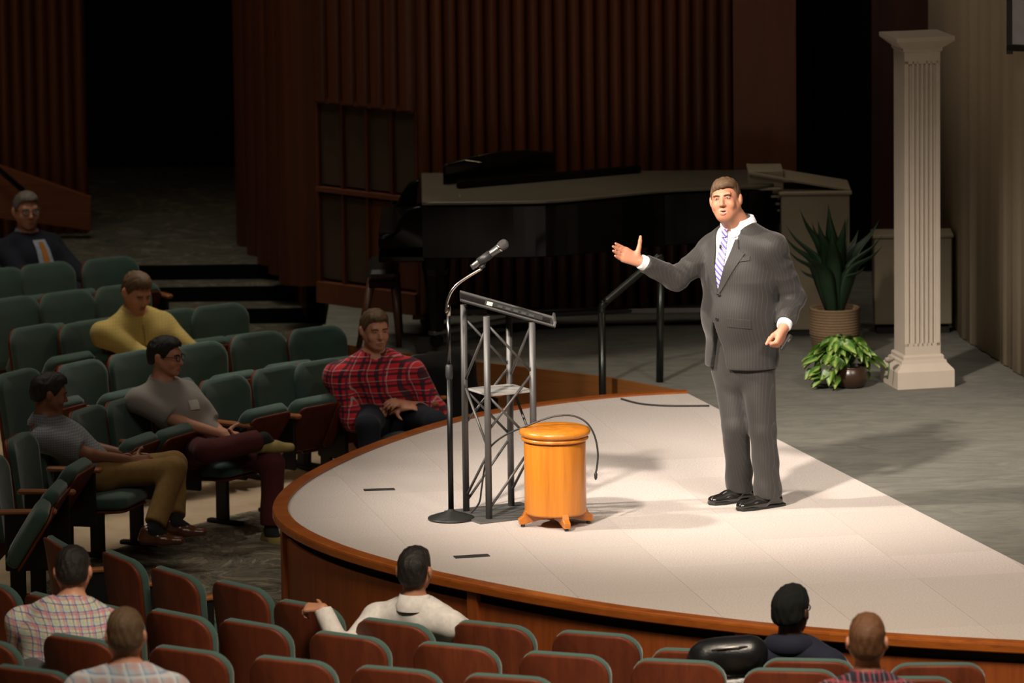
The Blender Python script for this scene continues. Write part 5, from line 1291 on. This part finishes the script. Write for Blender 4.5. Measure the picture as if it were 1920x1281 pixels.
# yellow shirt man leaning forward
p = seated('person', 'man in mustard yellow shirt leaning forward with his head bowed', ('G', 2), (257, 547), .26, SK_LIGHT, H_LB, pattern('mustard_shirt', (.52, .40, .12), [(0, .02, .003, 0, (.38, .28, .08), .5), (2, .02, .003, 0, (.38, .28, .08), .5)]), cloth('stone_trousers', (.30, .24, .17)), None, hyaw=dg(-8), hpitch=dg(24), w=1.2, hs=1.05, h=.010, htop=.03, shz=-.11, shw=.2, hands={'L': (.05, .46, .0), 'R': (-.07, .44, .0)}, poles={'L': (.9, 0, -.4), 'R': (-.9, 0, -.4)}, sleeve='long')
collar(p, p.topmat, -.0, .066, .03, 1.)
front_strip(p, 'button_placket', p.topmat, -.06, -.36, .012, .012, 0, .009)
# grey polo man with crossed leg
POLO = pattern('grey_polo', (.36, .34, .32), [(2, .006, .002, 0, (.27, .26, .25), .4)])
p = seated('person', 'man with glasses in a grey polo shirt, ankle crossed over his knee', ('E', 6), (311, 668), .0, SK_LIGHT, H_BLACK, POLO, cloth('maroon_trousers', (.085, .018, .020)), plain('olive_sneaker', (.32, .25, .08), .7), dyaw=dg(-18), hyaw=dg(30), hpitch=dg(4), h=.009, sleeve='short', seatoff=.27,
           hands={'L': (.04, .27, .10), 'R': (.06, .27, .08), 'Lc': (.5,)*4}, legs={'R': ((-.24, .34, .06), (492, 824, -.44), (.9, .35, -.3)), 'L': ((.18, .36, -.05), (.18, .42, -.46))}, lift=-.03)
glasses(p.o, p.hc, p.HM, p.hs); collar(p, POLO, -.004, .066, .03, 1.2)
nt = front_strip(p, 'name_tag', cloth('tag_white', (.62, .6, .58)), -.10, -.155, .035, .035, .10, .011)
# khaki trousers man
GRS = pattern('grey_print_shirt', (.19, .21, .23), [(0, .014, .004, 0, (.32, .33, .35), .6), (2, .014, .004, 0, (.09, .10, .12), .6)])
p = seated('person', 'dark haired man in grey printed shirt and khaki trousers with brown shoes', ('E', 3), (93, 738), -.02, SK_BROWN, H_BLACK, GRS, cloth('khaki_trousers', (.26, .155, .05)), plain('brown_shoe_leather', (.10, .035, .015), .25, 0, .5, .2, coat=.3), dyaw=dg(22), hyaw=dg(14), hpitch=dg(10), h=.009, sleeve='short', seatoff=.25, lift=-.02,
           hands={'L': (.06, .30, .06), 'R': (-.06, .28, .07)}, htop=.022, legs={'L': ((.10, .40, .03), (328, 1026, -.30)), 'R': ((-.08, .38, .03), (268, 1046, -.40))})
collar(p, GRS, -.002, .066, .03, 1.)
MB().tube([p.arms['R'][2]*.85+p.arms['R'][1]*.15+np.array((.036*math.cos(a), 0, .036*math.sin(a))) for a in np.linspace(0, 2*PI, 14)], .004, 6, cap=False).build('wristband', cloth('pink_band', (.5, .2, .25)), p.o)
# red plaid man
RED = pattern('red_plaid', (.68, .028, .042), [(0, .075, .016, 0, (.03, .02, .035), .9), (2, .075, .016, 0, (.03, .02, .035), .9), (0, .075, .004, .45, (.55, .5, .5), .7), (2, .075, .004, .45, (.55, .5, .5), .7), (0, .075, .007, .62, (.05, .03, .06), .8), (2, .075, .007, .62, (.05, .03, .06), .8)], dg(-40), .85, .1)
p = seated('person', 'man in a red plaid shirt leaning forward with clasped hands', ('E', 10), (703, 618), .16, SK_LIGHT, H_LB, RED, cloth('dark_jeans', (.012, .016, .026)), SOFTBLK, hyaw=dg(8), dyaw=dg(-24), hpitch=dg(4), w=1.2, hs=1.04, h=.009, sleeve='rolled', shw=.2, shz=-.125,
           hands={'L': (757, 758, -.44), 'R': (738, 768, -.46), 'Lc': (.5, .5, .55, .6), 'Rc': (.2, .3, .3, .3)}, poles={'L': (.8, -.2, -.6), 'R': (-.8, -.2, -.6)}, legs={'L': ((.2, .42, .0), (.18, .46, -.45)), 'R': ((-.22, .40, .0), (-.2, .45, -.45))})
collar(p, RED, -.002, .07, .032, 1.2)
MB().tube([p.arms['R'][2]*.88+p.arms['R'][1]*.12+np.array((.010*math.cos(a), .034*math.sin(a), .036*math.cos(a))) for a in np.linspace(0, 2*PI, 14)], .005, 6, cap=False).build('watch', SOFTBLK, p.o)
# black jacket over the seat beside him
pos, yaw = seats[('E', 11)]
JB = cloth('black_jacket_cloth', (.003, .003, .003), .9); jo = np.array(pos); fj = np.array((-math.sin(yaw), math.cos(yaw), 0)); lj = np.array((math.cos(yaw), math.sin(yaw), 0))
jkp = [Rc(fj*.03-lj*.14+UP*.80, fj*.03+lj*.14+UP*.80, .085, .085, .05), Rc(fj*.08-lj*.15+UP*.78, fj*.16-lj*.16+UP*.5, .085, .07, .06), Rc(fj*.08+lj*.15+UP*.78, fj*.16+lj*.16+UP*.5, .085, .07, .06), Rc(fj*.1+UP*.75, fj*.18+UP*.5, .09, .09, .06), Rc(-fj*.05-lj*.12+UP*.72, -fj*.05+lj*.12+UP*.72, .08, .08, .06)]
jt = sdf_mesh('draped_jacket', jkp, .010, JB, None, 0, lambda p_, d: d+wrinkle(p_, .006, 30, 3.), 1); jt.location = tuple(jo); tag(jt, 'black jacket draped over the seat right of the red plaid man', 'jacket')
sdf_mesh('jacket_sleeve', [Rc(fj*.16+lj*.2+UP*.7, fj*.3+lj*.17+UP*.5, .05, .045, .04)], .010, JB, jt, 0, lambda p_, d: d+wrinkle(p_, .004, 30, 5.), 1)
# bright plaid man seen from behind
def madras(name, base, yaw, cs):
    L_ = [];
    for i, (per, wd, off, c, st) in enumerate(cs): L_ += [(0, per, wd, off, c, st), (2, per, wd, off+.13, c, st)]
    return pattern(name, base, L_, yaw, .85, .08)
MAD = madras('bright_plaid', (.55, .52, .46), dg(20), [(.062, .018, 0, (.58, .50, .28), .6), (.062, .0045, .32, (.05, .08, .30), .9), (.062, .010, .52, (.55, .16, .20), .65), (.062, .004, .80, (.05, .08, .30), .85), (.062, .008, .12, (.30, .48, .42), .5)])
HLB = ([-.13, -.075, -.055, -.03, -.012, .03, .06, .1, .13], [.06, .06, .045, .0, -.03, -.02, -.075, -.085, -.09])
seats['P'] = chair_pos(52, 1197); seats['R'] = chair_pos(222, 1302)
pr_, yr_ = seats['R']; chair(pr_, yr_, 'seat hidden behind the light brown haired man at the bottom left', False, GA)
p = seated('person', 'dark haired man in bright multicoloured plaid shirt leaning forward at bottom left', seats['P'], (137, 1072), .20, SK_LIGHT, H_BLACK, MAD, cloth('grey_trousers', (.08, .08, .08)), None, hpitch=dg(18), hs=1.03, w=1.28, h=.010, face=False, hline=HLB, shw=.20, dyaw=dg(24), hyaw=dg(14), shz=-.11, hands={'L': (.08, .30, .02), 'R': (-.08, .30, .02)}, wr=.006)
collar(p, MAD, -.004, .066, .034, .6)
MD2 = madras('pale_blue_plaid', (.42, .46, .50), dg(20), [(.07, .02, 0, (.50, .32, .30), .6), (.07, .006, .4, (.15, .3, .45), .7), (.07, .012, .6, (.6, .6, .6), .7)])
p = seated('person', 'light brown haired man in pale blue plaid shirt at the bottom left edge', seats['R'], (235, 1192), .06, SK_LIGHT, H_LB, MD2, cloth('grey_trousers', (.08, .08, .08)), None, hpitch=dg(12), dyaw=dg(18), hyaw=dg(16), hs=1.03, w=1.15, h=.010, face=False, hline=HLB, hands={'L': (.05, .18, .02), 'R': (-.05, .18, .02)}, wr=.005)
collar(p, MD2, -.004, .066, .034, .6)
# white shirt man with outstretched arm
WS = cloth('offwhite_shirt', (.58, .55, .52))
p = seated('person', 'dark haired man in white shirt with one arm stretched along the seat backs', ('A', 5), (778, 1070), -.25, SK_TAN, H_BLACK, WS, cloth('dark_trousers', (.02, .02, .025)), None, hs=1.03, w=1.06, h=.008, face=False, hline=HLB, hyaw=dg(14), dyaw=dg(6), hside=.003, htop=.008,
           hands={'L': (606, 1141, .16), 'R': (-.15, .35, .05), 'Ln': (.2, .3, -1), 'Lt': (.1, 1, .1), 'Ld': (-1, .25, .0), 'Lc': (.8, .85, .9, .9)}, poles={'L': (.0, -1., -.8)}, wr=.005, shw=.20, seatoff=.44)
collar(p, WS, -.004, .068, .042, .5)
# dark beanie man
p = seated('person', 'man in black beanie, glasses and navy hooded top in the front row', ('A', 9), (1484, 1146), -.18, SK_DARK, plain('black_knit_beanie', (.006, .007, .006), .9, 0, .2, .2, 60, bump=.8), cloth('navy_hoodie', (.008, .010, .022)), cloth('dark_trousers', (.02, .02, .025)), None, hs=1.03, w=1.08, h=.009, face=False, hyaw=dg(-16), hline=([-.13, -.08, .0, .06, .13], [.035, .03, .0, -.05, -.07]), htop=.02, hside=.010, seatoff=.42)
glasses(p.o, p.hc, p.HM, p.hs)
[c for c in p.o.children if c.name.startswith('hair')][0].name = 'beanie'
CAMO = pattern('camo_sleeve', (.16, .13, .03), [(0, .05, .02, 0, (.02, .03, .05), .9), (2, .06, .02, 0, (.02, .03, .05), .8)])
s0, el, wr_ = p.arms['R']; sdf_mesh('camo_sleeve', [Rc(s0*.75+el*.25, el, .066, .058, .02)], .009, CAMO, p.o, .014, None, 1)
hd = [Rc(p.nb+p.l*.06*a-p.f*.045*math.cos(1.2*a)-UP*.0, p.nb+p.l*.06*(a+.4)-p.f*.045*math.cos(1.2*(a+.4)), .045, .045, .02) for a in np.arange(-1.2, 1.0, .4)]
sdf_mesh('hood', hd, .009, MATS['navy_hoodie'], p.o, .008, None, 1)
# short haired man, dark plaid collar
DP = pattern('dark_red_plaid', (.018, .014, .028), [(0, .05, .010, 0, (.30, .05, .06), .7), (2, .05, .010, 0, (.30, .05, .06), .7), (0, .05, .004, .5, (.35, .33, .35), .5)], dg(10))
seats['Y'] = chair_pos(1645, 1330)
pc_, yc_ = seats['Y']; chair(pc_, yc_, 'seat of the man in the dark plaid collar', False, GA)
p = seated('person', 'reddish short haired man in dark plaid shirt at the bottom right', seats['Y'], (1626, 1203), -.1, SK_LIGHT, H_RED, DP, cloth('dark_trousers', (.02, .02, .025)), None, hs=1.05, h=.009, face=False, hline=HLB, hside=.003, htop=.014, seatoff=.38)
collar(p, DP, -.004, .068, .038, .5)
# black leather bag beside the beanie man
q = at(1364, 1243, seats[('A', 9)][0][1]+.12); bx = [Rc(np.array((-.13, 0, .02)), np.array((.13, 0, .05)), .12, .12, .06), Rc(np.array((-.12, .0, -.2)), np.array((.14, .0, -.2)), .13, .13, .06), El(np.array((.02, 0, .06)), (.19, .11, .09), None, .05)]
bg = sdf_mesh('leather_bag', bx, .010, LEA, None, 0, lambda p_, d: d+wrinkle(p_, .004, 24, 2.), 1); bg.location = tuple(q); bg.scale = (.8, .8, .8); tag(bg, 'glossy black leather bag propped on the seat beside the beanie man', 'bag')
MB().tube([(-.1, -.10, .10), (-.04, -.118, .115), (.06, -.118, .125), (.12, -.1, .12)], .006, 8).build('zip', STEEL, bg)
MB().tube(spline([(-.10, -.08, .10), (-.09, -.12, .02), (-.05, -.13, -.04), (.02, -.125, -.06)], 4), .007, 8).build('strap', LEA, bg)

# the bright plaid man's seat, whose back is out of sight
pos, yaw = seats['P']; c_ = thing('theatre_seat', 'green seat cushion underneath the bright plaid man', 'seat', pos, yaw, GA)
k_ = link('seat_cushion', DNC, c_); link('seat_board', DNB, k_)
for sx in (-1, 1): link('standard', M_STD, c_, (sx*(CW/2+.022), 0, 0))
